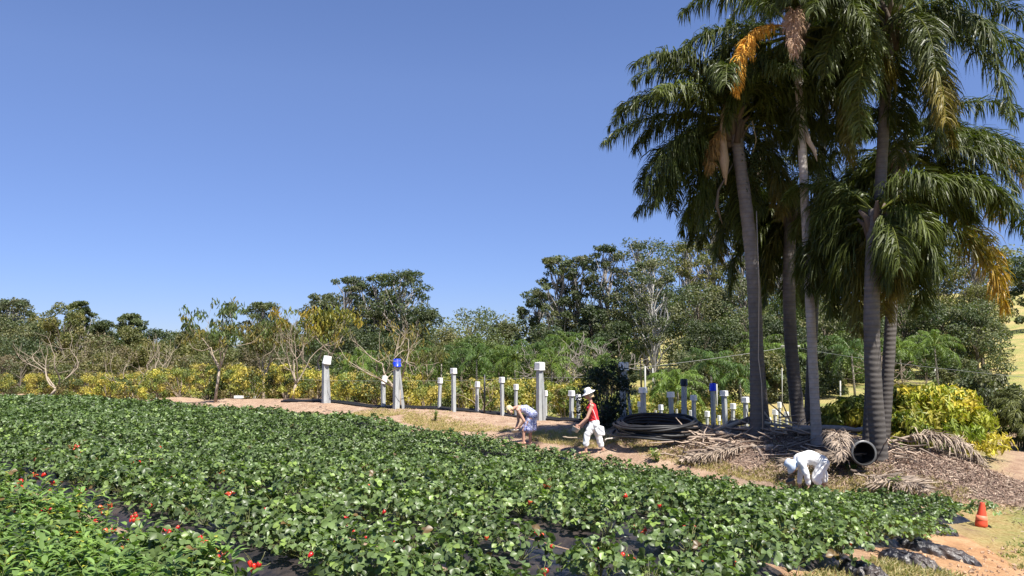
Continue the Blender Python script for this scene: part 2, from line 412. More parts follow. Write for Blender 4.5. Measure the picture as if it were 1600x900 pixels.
# planting beds under black mulch film
BEDS = [2.0 + 1.42 * k for k in range(10)]
def bed_h(a, b):
    d = np.min(np.abs(np.asarray(b)[..., None] - np.array(BEDS)), -1)
    return .11 * np.clip(1.25 - (d / .5) ** 4, 0, 1)
mb = MB()
for b0 in BEDS:
    e = field_end(b0) + .1; aa = np.concatenate([np.arange(e, e + 14, .16), np.arange(e + 14, 62, .6)])
    bb = np.linspace(-.68, .68, 13); A2, B2 = np.meshgrid(aa, b0 + bb); X2, Y2 = xy(A2, B2)
    prof = np.where(np.abs(bb) > .63, -.06, .12 * np.clip(1 - (np.abs(bb) / .66) ** 4, 0, 1))[:, None]
    endf = np.clip((A2 - e) / .35, 0, 1) ** .5
    Z2 = G(X2, Y2) + prof * endf + .015 * noise(A2, B2, 9, 5) * (prof > 0) - .06 * (1 - endf)
    m_, n_ = A2.shape; i = np.arange(m_ - 1)[:, None] * n_; j = np.arange(n_ - 1)[None]
    mb.add(np.stack([X2, Y2, Z2], -1).reshape(-1, 3), np.stack([i + j, i + j + 1, i + n_ + j + 1, i + n_ + j], -1).reshape(-1, 4))
tag(mb.build('ground_beds', M_film), 'raised planting beds under black plastic film', kind='structure')

# ------------------------------------------------------------------ strawberries
def leaflet(detail):
    if detail:
        ys = [0, .18, .40, .62, .82, 1.0]; ws = [.02, .20, .38, .43, .32, .04]
        T = []
        for y, w in zip(ys, ws):
            T += [[-w, y, .42 * w - .16 * y * y], [0, y, -.16 * y * y], [w, y, .42 * w - .16 * y * y]]
        F = []
        for k in range(5): F += [[3 * k, 3 * k + 1, 3 * k + 4, 3 * k + 3], [3 * k + 1, 3 * k + 2, 3 * k + 5, 3 * k + 4]]
        return np.array(T, float), np.array(F)
    return (np.array([[0, 0, 0], [.40, .45, .2], [.28, .9, .08], [0, .98, -.12], [-.28, .9, .08], [-.40, .45, .2]], float),
            np.array([[0, 1, 2, 3], [0, 3, 4, 5]]))
LF_HI, LF_LO = leaflet(True), leaflet(False)
def straw_cols(r, K, lush=0.0):
    base = np.array([.105, .155, .05]); t = r.random((K, 1)); c = base * (.5 + .95 * t)
    y = r.random(K); c[y < .12] = np.array([.20, .28, .07]) * (.8 + .4 * r.random((int((y < .12).sum()), 1)))
    d = y > .996; c[d] = np.array([.14, .09, .035]); return c
def straw_leaves(mb, cx, cy, cz_, r, n, spread, h, size, tmpl):
    pf = np.repeat(r.uniform(.72, 1.25, len(cx)), n) if len(cx) > 1 else 1; pc = np.repeat(r.uniform(.78, 1.2, len(cx)), n)[:, None] if len(cx) > 1 else 1
    """trifoliate leaves of plants at cx,cy,cz_ (arrays)"""
    K = len(cx) * n; ox = np.repeat(cx, n); oy = np.repeat(cy, n); oz = np.repeat(cz_, n)
    az = r.uniform(0, 2 * np.pi, K); q = np.sqrt(r.random(K)); rad = q * spread * r.uniform(.8, 1.15, K)
    hh = h * (1.0 - .5 * q ** 2) * r.uniform(.6, 1.15, K) * pf
    out = np.stack([np.cos(az), np.sin(az), np.zeros(K)], -1)
    pos = np.stack([ox, oy, oz], -1) + out * rad[:, None]; pos[:, 2] += hh
    N = nrm(out * (q * .7)[:, None] + np.array([0, 0, 1.]) + r.normal(0, .42, (K, 3)))
    d0 = nrm(np.cross(np.cross(N, out + r.normal(0, .5, (K, 3))), N))
    sz = size * r.uniform(.7, 1.25, K); col = straw_cols(r, K) * pc
    for ang in (-1.35, 0, 1.35):
        c, s = math.cos(ang), math.sin(ang)
        W = np.cross(N, d0); Y = d0 * c + W * s; X = np.cross(Y, N)
        tilt = N + r.normal(0, .24, N.shape); Zt = nrm(tilt); X = nrm(np.cross(Y, Zt)); Y2 = np.cross(Zt, X)
        scatter(mb, tmpl[0], tmpl[1], pos, X, Y2, Zt, sz, col * r.uniform(.88, 1.12, (K, 1)))
    return pos, np.stack([ox, oy, oz], -1)
def straw_plant(seed, n, spread=.24, h=.27, size=.062, tmpl=LF_HI):
    r = np.random.default_rng(seed); mb = MB(); z = np.zeros(1)
    pos, _ = straw_leaves(mb, z, z, z, r, n, spread, h, size, tmpl)
    for p in pos[::2]:
        m = p * .5; m[2] = p[2] * .75
        tube(mb, [[0, 0, 0], m, p], [.0025, .002, .0015], 3, (.20, .22, .07), False)
    for k in range(int(r.integers(0, 3))):   # white blossom
        a = r.uniform(0, 6.28); c = np.array([math.cos(a) * .2, math.sin(a) * .2, h * .95])
        for j in range(5):
            b = j * 1.257; d = np.array([math.cos(b), math.sin(b), .2])
            mb.add(np.array([c, c + d * .011 + [0, 0, .002], c + d * .016, c + np.array([math.cos(b + .6), math.sin(b + .6), .2]) * .011]), np.array([[0, 1, 2, 3]]), (.75, .75, .6))
    return mb
BER = [(35, 757, 3), (42, 785, 2), (78, 768, 1), (128, 706, 1), (105, 800, 4), (122, 830, 1), (150, 815, 1), (160, 802, 1), (165, 829, 1), (177, 829, 1), (255, 855, 2), (262, 880, 2),
       (283, 853, 1), (315, 850, 1), (485, 867, 1), (201, 680, 1), (320, 701, 5), (187, 722, 3), (212, 724, 2), (272, 746, 2), (288, 757, 1), (312, 759, 1), (467, 741, 4), (360, 771, 3),
       (395, 781, 1), (410, 776, 3), (418, 801, 3), (515, 823, 2), (529, 813, 4), (542, 828, 4), (553, 832, 1), (570, 844, 2), (656, 743, 2), (668, 738, 1), (710, 707, 1), (857, 759, 2),
       (828, 785, 1), (838, 784, 1), (841, 838, 2), (862, 854, 1), (852, 891, 2), (745, 678, 1), (956, 861, 1), (966, 876, 4), (980, 877, 2), (932, 857, 1), (1069, 823, 2), (1173, 853, 1),
       (1133, 774, 1), (977, 775, 1), (920, 803, 1), (1244, 830, 2), (1100, 880, 1), (1330, 850, 1), (60, 800, 2), (210, 840, 2), (235, 790, 1), (440, 795, 2), (600, 800, 1), (625, 850, 2), (700, 870, 2), (760, 840, 1), (1030, 790, 1), (1090, 850, 2), (1210, 800, 1), (575, 760, 1), (450, 705, 2), (120, 700, 2), (60, 720, 2), (25, 800, 3), (340, 740, 2), (1150, 880, 1), (1000, 830, 2), (250, 700, 1), (550, 700, 1), (800, 720, 1), (180, 862, 2), ]
STRIP = [(95, 755, 3), (125, 768, 4), (165, 790, 3), (215, 808, 4), (262, 828, 2), (305, 845, 3), (350, 864, 3), (400, 884, 3), (60, 742, 2)]
GAPS = [(10, 757, .2), (90, 785, .3), (60, 770, .2), (135, 812, .25), (165, 835, .25), (300, 763, .18), (395, 793, .22), (300, 875, .2), (503, 750, .2), (405, 793, .15), (523, 833, .18),
        (640, 868, .25), (673, 745, .18), (827, 840, .22), (780, 895, .25), (890, 853, .2), (910, 768, .2), (1020, 883, .3), (370, 790, .15), (150, 825, .2), (40, 765, .2), (115, 800, .22)]
GAPS += [(bx, by, .12 + .03 * n) for bx, by, n in BER if n >= 2] + [(bx, by, .16) for bx, by, n in STRIP]
GP = np.array([[*hit(px, py, .12)[:2], rr] for px, py, rr in GAPS])
PL = []
for b0 in BEDS:
    for s in (-.22, .22):
        a = field_end(b0) - .05 + rng.uniform(0, .2)
        while a < 60:
            PL.append((a + rng.normal(0, .05), b0 + s + rng.normal(0, .045))); a += .29 if a < 30 else .36
PL = np.array(PL); px_, py_ = xy(PL[:, 0], PL[:, 1])
vis = (py_ > 2.2) & (np.abs(px_) < .70 * py_ + .8)
gap = np.any(np.hypot(px_[:, None] - GP[None, :, 0], py_[:, None] - GP[None, :, 1]) < GP[None, :, 2] + .12, 1)
keep = vis & ~gap & ~((np.abs(PL[:, 1] - 2.0) < .5) & (rng.random(len(PL)) < .55)) & ~((rng.random(len(PL)) < .03) & (py_ < 16)); PL = PL[keep]; px_ = px_[keep]; py_ = py_[keep]
pz_ = G(px_, py_) + bed_h(PL[:, 0], PL[:, 1]) * .95
inframe = np.abs(px_) < .655 * py_ + .15
score = np.where(inframe & (py_ > 4.35), np.hypot(px_, py_), 999); order = np.argsort(score)
NEAR = order[:290]; REST = order[290:]
protos = [straw_plant(100 + k, 60, .28, .27, .048).mesh('strawberry_plant', M_straw) for k in range(9)]
tall = [straw_plant(200 + k, 70, .31, .33, .052).mesh('strawberry_plant', M_straw) for k in range(3)]
near_objs = []
for k in NEAR:
    me = tall[int(rng.integers(3))] if rng.random() < .2 else protos[int(rng.integers(9))]
    o = bpy.data.objects.new('strawberry_plant', me); COL.objects.link(o)
    o.location = (px_[k], py_[k], pz_[k]); o.rotation_euler = (rng.normal(0, .06), rng.normal(0, .06), rng.uniform(0, 6.28))
    s = rng.uniform(.85, 1.2); o.scale = (s, s, s * rng.uniform(.85, 1.15))
    tag(o, 'low leafy green strawberry plant without ripe fruit, one of many in the near rows', 'strawberry plant', 'strawberry plants in the near rows')
    near_objs.append(o)
mb = MB(); r = np.random.default_rng(5)
d_ = np.hypot(px_, py_)
for lo, hi, n, sz, sp in ((0, 16, 48, .054, .26), (16, 26, 34, .066, .26), (26, 40, 20, .09, .27), (40, 90, 12, .13, .29)):
    S = [k for k in REST if lo <= d_[k] < hi]
    if S: straw_leaves(mb, px_[S], py_[S], pz_[S], r, n, sp, .27, sz, LF_LO)
tag(mb.build('strawberry_foliage', M_straw), 'continuous mass of green strawberry foliage filling the farther rows', 'strawberry field', kind='stuff')

def berry_mesh(seed):
    r = np.random.default_rng(seed); mb = MB(); ripe = r.random()
    col = [(.48, .016, .014), (.58, .03, .015), (.62, .10, .03)][seed % 3]
    prof = [(.0015, -.021), (.007, -.017), (.013, -.006), (.016, .006), (.013, .015), (.004, .019)]
    lathe(mb, prof, 10, col)
    for k in range(6):
        a = k * 1.05; c, s = math.cos(a), math.sin(a)
        mb.add(np.array([[0, 0, .02], [c * .008 - s * .004, s * .008 + c * .004, .02], [c * .017, s * .017, .016], [c * .008 + s * .004, s * .008 - c * .004, .02]]), np.array([[0, 1, 2, 3]]), (.1, .2, .04))
    tube(mb, [[0, 0, .018], [.01, 0, .05], [.03, .01, .07]], .0012, 3, (.3, .3, .1), False)
    return mb.mesh('strawberry', M_berry)
bm_ = [berry_mesh(k) for k in range(5)]
npos = np.array([o.location for o in near_objs]); fruit = set()
for bx, by, n in BER + STRIP:
    h0 = hit(bx, by, .15 if (bx, by, n) in STRIP else .25 if n >= 2 else .31)
    k = int(np.argmin(np.hypot(npos[:, 0] - h0[0], npos[:, 1] - h0[1])))
    far_one = np.hypot(npos[k, 0] - h0[0], npos[k, 1] - h0[1]) > .8
    if far_one:
        if not 0 <= bx < 1600: continue
        o = bpy.data.objects.new('strawberry_plant', protos[0]); COL.objects.link(o)
        o.location = (h0[0] + .05, h0[1] + .12, Gs(h0[0], h0[1]) + .12); o.rotation_euler = (0, 0, bx * 1.7)
        near_objs.append(o); npos = np.vstack([npos, np.array(o.location)]); k = len(near_objs) - 1
    o = near_objs[k]; fruit.add(k)
    if far_one: o['far'] = 1
    Minv = Matrix.LocRotScale(o.location, o.rotation_euler, o.scale).inverted()
    for q in range(n + 2 * (n > 1)):
        p = np.array(h0) + np.array([rng.normal(0, .045), rng.normal(0, .03), rng.uniform(-.03, .03)])
        if n == 1: p = np.array(h0)
        c = bpy.data.objects.new('strawberry', bm_[int(rng.integers(5))]); COL.objects.link(c); c.parent = o
        s = rng.uniform(1.25, 1.7) * (.8 if h0[1] < 8 else 1) * (1.0 if h0[1] < 9 else 1.2)
        Mw = Matrix.LocRotScale(Vector(p), Matrix.Rotation(rng.uniform(0, 6.28), 3, 'Z').to_quaternion() @ Matrix.Rotation(rng.uniform(.3, 1.5), 3, 'X').to_quaternion(), Vector((s, s, s)))
        c.matrix_basis = Minv @ Mw
for k in fruit:
    o = near_objs[k]; l = o.location
    bxp = l[0] / l[1] * FPX * .996 + 800; n = len(o.children)
    dd_ = math.hypot(l[0], l[1]); side = 'left edge' if bxp < 150 else 'left' if bxp < 400 else 'centre left' if bxp < 650 else 'centre' if bxp < 950 else 'right'
    many = {1: 'a single red strawberry', 2: 'two red strawberries', 3: 'three red strawberries'}.get(n, 'a bunch of red strawberries')
    zone = 'nearest' if dd_ < 7 else 'near' if dd_ < 9 else 'middle' if dd_ < 12 else 'farther'
    tag(o, 'strawberry plant showing %s, %s rows, %s' % (many, zone, side), 'strawberry plant', 'fruiting strawberry plants')

# weeds in the near left corner and along the rows
def weed(seed, h, n, ls, c=(.17, .27, .07)):
    r = np.random.default_rng(seed); mb = MB()
    for st in range(n):
        a = r.uniform(0, 6.28); lean = r.uniform(.1, .45); hh = h * r.uniform(.6, 1.1)
        t = np.linspace(0, 1, 5)[:, None]; d = np.array([math.cos(a), math.sin(a), 0]) * lean
        pts = np.hstack([d[None, :2] * hh * t ** 1.5, hh * t]) + np.append(r.normal(0, .04, 2), 0)
        tube(mb, pts, np.linspace(.004, .0015, 5), 4, (.2, .24, .08), False)
        K = int(10 * hh / .3) + 4; s = r.uniform(.2, 1, K)
        p = np.stack([np.interp(s, t[:, 0], pts[:, k]) for k in range(3)], -1)
        az = np.arange(K) * 2.4 + r.uniform(0, 6); out = np.stack([np.cos(az), np.sin(az), r.uniform(.1, .9, K)], -1)
        Y = nrm(out); Z = nrm(np.cross(Y, np.cross(np.array([0, 0, 1.]), Y)) * 1.0 + 0); Z = Z * np.sign(Z[:, 2:3] + 1e-6); X = np.cross(Y, Z)
        col = np.array(c) * r.uniform(.55, 1.25, (K, 1)); yl = r.random(K) < .1; col[yl] = (.42, .42, .07)
        scat(mb, LEAFN, p, X, Y, Z, np.stack([ls * r.uniform(1., 1.5, K), ls * r.uniform(.7, 1.2, K), ls * np.ones(K)], -1), col)
    return mb
wm = [weed(40 + k, .36, 7, .10).mesh('weed', M_leaf, False) for k in range(4)]
wcount = 0
for k in range(300):
    a = rng.uniform(4.2, 12); b = rng.uniform(.3, 2.4); x, y = xy(a, b)
    if y < 3.4 or abs(x) > .66 * y or rng.random() < .15: continue
    bx = x / y * FPX + 800
    if bx > 330 and rng.random() < .85: continue
    o = bpy.data.objects.new('weed', wm[k % 4]); COL.objects.link(o); o.location = (x, y, Gs(x, y) + .02); wcount += 1
    s = rng.uniform(.7, 1.15); o.scale = (s, s, s); o.rotation_euler = (0, 0, rng.uniform(0, 6.28))
    tag(o, 'leafy light green weed with narrow pointed leaves, growing thickly in the near left corner', 'weed', 'weeds in the near left corner')
for q, (bx, by, s, lab) in enumerate([(920, 738, 1.3, 'pale green weed standing above the strawberry edge below the walking woman'), (1330, 702 + 40, 1.0, 'pale green weed at the field edge beside the bending figure in white'),
                      (680, 660, 1.0, 'thin green weed on the dirt strip below the white capped posts'), (1395, 745 + 30, 1.2, 'feathery green weed at the right end of the last row'),
                      (1025, 725, 1.0, 'small green weed at the field edge below the black pipe coil')]):
    p = hit(bx, by); o = bpy.data.objects.new('weed', wm[q % 4]); COL.objects.link(o); o.location = p; o.scale = (s, s, s); tag(o, lab, 'weed')

# crumpled ends of the mulch film
def film_end(px, py, la, lb, ang, lab, seed):
    p = hit(px, py, .05); mb = MB(); n = 46
    u, v = np.meshgrid(np.linspace(-1, 1, n), np.linspace(-1, 1, n))
    rr = np.sqrt(u ** 2 + v ** 2)
    f = np.clip(1 - (np.abs(u) ** 2.6 + np.abs(v) ** 2.2), 0, 1) ** .45
    c, s = math.cos(ang), math.sin(ang)
    x = p[0] + (u * la * c - v * lb * s); y = p[1] + (u * la * s + v * lb * c)
    cr = np.abs(noise(u * 9 + seed, v * 5, 1.7, seed % 5)) * .055 + np.abs(noise(u * 16 + seed, v * 12, 1.9, (seed + 1) % 5)) * .018
    z = G(x, y) - .03 + f * (.17 + cr * 1.3 * (.3 + .7 * np.abs(u)))
    x = x + .03 * noise(u * 12, v * 12, 1, 3); y = y + .03 * noise(u * 12, v * 12, 1, 2)
    i = np.arange(n - 1)[:, None] * n; j = np.arange(n - 1)[None]
    mb.add(np.stack([x, y, z], -1).reshape(-1, 3), np.stack([i + j, i + j + 1, i + n + j + 1, i + n + j], -1).reshape(-1, 4))
    tag(mb.build('plastic_sheet', M_film, loc=p), lab, 'plastic sheet')
film_end(1456, 826, .36, .16, -.15, 'crumpled black plastic film at the end of the farthest bed, beside the plants', 1)
film_end(1462, 862, .50, .18, -.5, 'long wrinkled roll of shiny black plastic at the row end, nearest the cone', 3)
film_end(1420, 879, .30, .15, -.6, 'rounded hump of dusty black plastic at the lower right end of a bed', 6)
film_end(1350, 897, .22, .14, -.6, 'small piece of black plastic film at the bottom edge of the picture', 8)

# ------------------------------------------------------------------ palms
def frond(L, az, el, droop, seed, col, tipc=None, dead=0.0, sway=0.0, lmax=.62, dens=1.0, straight=False, grav=1.0):
    r = np.random.default_rng(seed); K = 26; s = np.linspace(0, 1, K)
    th = el - droop * s ** 1.35 if not straight else np.full(K, el) - .12 * s
    th = np.maximum(th, -1.52)
    azs = az + sway * s
    d = np.stack([np.cos(th) * np.cos(azs), np.cos(th) * np.sin(azs), np.sin(th)], -1)
    pts = np.vstack([[0, 0, 0], np.cumsum(d[:-1] * L / (K - 1), 0)])
    stem = MB(); scol = np.array(col) * .9 + np.array([.05, .05, 0]); scol = scol if not dead else np.array(col)
    tube(stem, pts, np.linspace(.035, .004, K), 5, tuple(scol), False)
    n = int(230 * dens); lf = MB()
    for sd in (-1, 1):
        t = np.sort(r.uniform(.17, 1, n)); p = np.stack([np.interp(t, s, pts[:, k]) for k in range(3)], -1)
        f = nrm(np.stack([np.interp(t, s, d[:, k]) for k in range(3)], -1))
        side = nrm(np.cross(f, [0, 0, 1.]) + 1e-6 * np.array([np.sin(az), -np.cos(az), 0]))
        upv = np.cross(side, f)
        prof = lmax * np.clip(np.minimum((t - .12) / .18, 1), .2, 1) * (1 - .62 * np.clip((t - .55) / .45, 0, 1) ** 1.6)
        ln = prof * r.uniform(.75, 1.15, n)
        d0 = nrm(r.normal(0, .45 * dead, (n, 3)) + side * sd * r.uniform(.5, 1.1, (n, 1)) + upv * r.uniform(-.55, .5, (n, 1)) + f * r.uniform(.3, .8, (n, 1)))
        wob = np.sin(t * r.uniform(14, 30) + r.uniform(0, 6)) * np.sin(t * r.uniform(40, 70))
        d0 = nrm(d0 + f * wob[:, None] * .45 + upv * (wob * .3)[:, None])
        ln = ln * (1 + .18 * np.sin(t * r.uniform(20, 50) + 1)) * np.where(r.random(n) < .06, .35, 1)
        g = r.uniform(.7, 1.7, (n, 1)) * (1 + .6 * dead) * grav
        P0 = p; dd = d0; segs = [p]; 
        for q in range(3):
            P0 = P0 + dd * (ln / 3)[:, None]; segs.append(P0); dd = nrm(dd + np.array([0, 0, -1.]) * g * (.7 + .5 * q))
        wd = nrm(np.cross(d0, upv + r.normal(0, .6, (n, 3)))) * (.0125 * (1 - .25 * dead)) * r.uniform(.8, 1.25, (n, 1))
        V = np.stack([segs[0] - wd * .5, segs[0] + wd * .5, segs[1] - wd, segs[1] + wd, segs[2] - wd * .8, segs[2] + wd * .8, segs[3]], 1)
        b = (np.arange(n) * 7)[:, None]
        c = np.array(col)[None] * r.uniform(.7, 1.3, (n, 1))
        if tipc is not None:
            w = np.clip((t - .45) / .4 + r.normal(0, .15, n), 0, 1)[:, None]; c = c * (1 - w) + np.array(tipc) * w * r.uniform(.7, 1.2, (n, 1))
        C = np.repeat(c, 7, 0)
        F4 = np.concatenate([b + np.array([[0, 1, 3, 2]]), b + np.array([[2, 3, 5, 4]])]); F3 = b + np.array([[4, 5, 6]])
        base = lf.n; lf.add(V.reshape(-1, 3), F4, C); lf.L.append((F3 + base).ravel()); lf.N.append(np.full(n, 3))
    lf.merge(stem); return lf
PG = (.070, .088, .018)
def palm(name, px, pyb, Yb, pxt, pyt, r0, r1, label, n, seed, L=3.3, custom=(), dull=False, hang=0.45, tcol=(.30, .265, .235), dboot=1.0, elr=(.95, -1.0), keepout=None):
    r = np.random.default_rng(seed)
    b = P(px, pyb, Yb); b[2] = min(b[2], Gs(b[0], b[1])); t = P(pxt, pyt, Yb)
    root = empty(name, b, label, 'palm tree', 'queen palms beside the field')
    K = 40; s = np.linspace(0, 1, K)[:, None]
    bow = np.array([1, .4, 0]) * r.normal(0, .12)
    pts = np.array([0, 0, -.15]) + (t - b) * s + bow * np.sin(np.pi * s)
    rad = r1 + (r0 - r1) * (1 - s[:, 0]) + .06 * np.exp(-s[:, 0] * 30)
    rad = rad * (1 + .02 * np.sin(np.arange(K) * 2.1) + .015 * r.normal(size=K))
    # colour change along the trunk: darker in the lower part, paler above
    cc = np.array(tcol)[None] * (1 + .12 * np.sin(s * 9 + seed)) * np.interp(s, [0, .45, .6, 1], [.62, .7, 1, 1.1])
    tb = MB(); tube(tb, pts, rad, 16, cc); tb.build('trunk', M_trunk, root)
    top = pts[-1]
    # leaf bases (boots)
    bt = MB()
    for k in range(int(16 * dboot)):
        a = k * 2.4 + r.uniform(-.3, .3); z = -.55 + k * .05
        d = np.array([math.cos(a), math.sin(a), 0])
        p0 = top + d * r1 * .8 + [0, 0, z - .2]; p1 = p0 + d * .10 + [0, 0, .38]; p2 = p1 + d * .16 + [0, 0, .16]
        tube(bt, [p0, p1, p2], [.09, .065, .03], 6, np.array([.13, .095, .07]) * r.uniform(.6, 1.2))
    bt.build('leaf_bases', M_bark, root)
    k = 0
    for q in range(n):
        u = (q + .5) / n; el = elr[0] + (elr[1] - elr[0]) * u + r.normal(0, .12); az = q * 2.39996 + r.uniform(-.3, .3) + seed
        short = pxt == 1368 and math.sin(az) < -.25
        if keepout is not None and math.sin(az) < keepout and el < .55 and not short: az = -az + r.uniform(-.3, .3)
        if pxt == 1368 and math.cos(az) < -.2 and math.sin(az) < .6 and el < .9: az = math.pi - r.uniform(.75, 1.3)
        Lq = L * r.uniform(.85, 1.12) * (1 - .12 * (u > .8)); droop = r.uniform(1.5, 2.15) * (1 - .35 * u)
        if short: Lq *= .66; droop *= 1.15
        c = np.array(PG) * r.uniform(.75, 1.3)
        if u > .9 and r.random() < .4: c = np.array([.12, .115, .03])
        lf = frond(Lq, az, el, droop, seed * 100 + q, tuple(c), (.20, .16, .04) if (u > .7 and r.random() < .15) else None, sway=r.normal(0, .25), lmax=.80)
        M = Matrix.Translation(Vector(top + np.array([math.cos(az) * .08, math.sin(az) * .08, -.25 * u])))
        f = MB().merge(lf, M); f.build('frond', M_palm, root, False)
    for (az, el, droop, Lq, c, tc, dd, lab, st) in custom:
        lf = frond(Lq, az, el, droop, seed * 100 + 50 + k, c, tc, dd, lmax=.46 if dd else .78, straight=st, dens=1.5 if dd else 1); k += 1
        o = MB().merge(lf, Matrix.Translation(Vector(top + np.array([math.cos(az) * .1, math.sin(az) * .1, 0])))).build('frond', M_dead if dd else M_palm, root, False)
        if lab: o['label'] = lab
    return root, top, b
ORG = (.72, .36, .035); BRN = (.42, .27, .17)
W_ = math.pi
A_palm, topA, bA = palm('queen_palm', 1182, 692, 20, 1146, 178, .175, .155, 'leftmost queen palm, thick grey trunk with a long woody flower sheath hanging below the crown', 30, 3, 3.1,
     [(3.05, .25, 1.0, 3.4, PG, None, 0, None, False), (3.3, -.25, 1.2, 3.3, PG, None, 0, None, False), (2.9, .7, 1.7, 3.5, PG, None, 0, None, False),
      (3.5, 1.2, 2.1, 3.6, PG, None, 0, None, False), (-1.9, .9, 2.2, 3.2, PG, None, 0, None, False), (3.0, -.72, .2, 3.4, PG, None, 0, 'stiff bare-tipped frond bent downward to the left', True),
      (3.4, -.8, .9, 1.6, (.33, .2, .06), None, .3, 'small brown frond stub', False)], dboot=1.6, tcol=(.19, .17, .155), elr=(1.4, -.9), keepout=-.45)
# flower sheath (spathe) and fruit bunch
sp = MB(); tA = topA
tube(sp, [tA + [-.28, -.15, .35], tA + [-.34, -.2, -.1], tA + [-.36, -.22, -.6], tA + [-.33, -.22, -1.15], tA + [-.30, -.2, -1.75]], [.03, .05, .10, .13, .015], 10, (.36, .26, .17)); sp.build('flower_sheath', M_dead, A_palm)
sp = MB(); tube(sp, [tA + [.25, -.15, -.3], tA + [.42, -.2, -.1], tA + [.5, -.22, -.6], tA + [.42, -.2, -.9]], [.02, .02, .015, .01], 5, (.3, .26, .15)); 
tube(sp, [tA + [-.1, -.2, -1.2], tA + [-.5, -.25, -1.9], tA + [-.55, -.25, -2.3], tA + [-.42, -.25, -2.75]], [.012, .03, .045, .008], 6, (.12, .09, .06)); sp.build('flower_stalk', M_dead, A_palm)
fr = MB(); r = np.random.default_rng(9); K = 420
q = r.normal(0, 1, (K, 3)) * [.13, .12, .42] + (tA + np.array([.50, -.1, -1.0]))
ico = np.array([[1, 0, 0], [-1, 0, 0], [0, 1, 0], [0, -1, 0], [0, 0, 1], [0, 0, -1.]]); icf = np.array([[0, 2, 4], [2, 1, 4], [1, 3, 4], [3, 0, 4], [2, 0, 5], [1, 2, 5], [3, 1, 5], [0, 3, 5]])
E3 = np.tile(np.eye(3), (K, 1, 1)); scatter(fr, ico, icf, q, E3[:, 0], E3[:, 1], E3[:, 2], .022, np.tile([.06, .09, .03], (K, 1)) * r.uniform(.6, 1.3, (K, 1)))
fr.build('fruit_bunch', M_leaf, A_palm)['kind'] = 'stuff'
# loose rootlets / vine hanging down trunk A
vn = MB(); tube(vn, [P(1182, 330, 19.75) - bA, P(1186, 450, 19.7) - bA, P(1185, 560, 19.75) - bA, P(1190, 600, 19.78) - bA, P(1192, 672, 19.75) - bA], .012, 5, (.42, .36, .3)); vn.build('vine', M_bark, A_palm)

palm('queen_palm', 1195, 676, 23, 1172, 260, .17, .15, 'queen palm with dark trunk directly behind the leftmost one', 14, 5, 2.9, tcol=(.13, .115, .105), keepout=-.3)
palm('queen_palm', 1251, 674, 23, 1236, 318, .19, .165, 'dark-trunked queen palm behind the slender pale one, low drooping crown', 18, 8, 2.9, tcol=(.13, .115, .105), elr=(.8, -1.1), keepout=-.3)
D_palm, topD, bD = palm('queen_palm', 1277, 702, 19, 1244, 36, .115, .095, 'tall slender queen palm with the palest ringed trunk and an orange dying frond', 30, 12, 3.2,
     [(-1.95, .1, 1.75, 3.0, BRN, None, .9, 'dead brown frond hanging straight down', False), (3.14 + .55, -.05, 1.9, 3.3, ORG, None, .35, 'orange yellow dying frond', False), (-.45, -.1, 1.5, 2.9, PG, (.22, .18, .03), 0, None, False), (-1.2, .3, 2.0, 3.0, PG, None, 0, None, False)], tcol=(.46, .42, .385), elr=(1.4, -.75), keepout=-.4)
sp = MB(); q0 = P(1258, 195, 18.85) - bD; sp_pts = [q0, q0 + [.07, 0, -.4], q0 + [.2, 0, -.62], q0 + [.26, 0, -.9]]; tube(sp, sp_pts, [.03, .06, .05, .008], 7, (.4, .33, .27)); sp.build('dry_sheath', M_dead, D_palm)
palm('queen_palm', 1376, 724, 17.5, 1368, 318, .175, .16, 'queen palm rising beside the open black pipe, crown low over the yellow bush', 26, 15, 2.7,
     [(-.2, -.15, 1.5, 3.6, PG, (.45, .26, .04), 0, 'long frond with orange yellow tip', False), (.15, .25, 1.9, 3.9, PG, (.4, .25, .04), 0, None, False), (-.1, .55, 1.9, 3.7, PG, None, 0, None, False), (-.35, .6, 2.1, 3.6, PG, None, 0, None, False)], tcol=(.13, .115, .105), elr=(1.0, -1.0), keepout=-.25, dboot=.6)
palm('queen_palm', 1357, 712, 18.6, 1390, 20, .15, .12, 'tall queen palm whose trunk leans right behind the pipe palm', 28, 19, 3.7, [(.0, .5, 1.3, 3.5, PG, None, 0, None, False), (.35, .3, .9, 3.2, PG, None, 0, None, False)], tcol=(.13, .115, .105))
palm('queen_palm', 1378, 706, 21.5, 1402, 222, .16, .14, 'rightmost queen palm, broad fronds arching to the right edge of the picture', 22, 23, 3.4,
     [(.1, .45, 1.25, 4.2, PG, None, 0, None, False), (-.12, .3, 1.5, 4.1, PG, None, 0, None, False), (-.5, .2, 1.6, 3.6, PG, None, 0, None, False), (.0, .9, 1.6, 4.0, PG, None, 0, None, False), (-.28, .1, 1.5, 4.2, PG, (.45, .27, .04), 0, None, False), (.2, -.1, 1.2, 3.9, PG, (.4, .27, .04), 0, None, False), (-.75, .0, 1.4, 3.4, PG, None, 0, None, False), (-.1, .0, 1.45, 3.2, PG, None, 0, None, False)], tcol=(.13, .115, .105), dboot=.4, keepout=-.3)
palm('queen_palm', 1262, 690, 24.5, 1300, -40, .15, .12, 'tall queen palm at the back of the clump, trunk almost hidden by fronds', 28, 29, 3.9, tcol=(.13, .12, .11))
palm('queen_palm', 1475, 700, 27, 1478, 60, .15, .12, 'queen palm farther back whose crown reaches the top right of the picture', 18, 31, 3.6, tcol=(.13, .115, .105)) if False else None

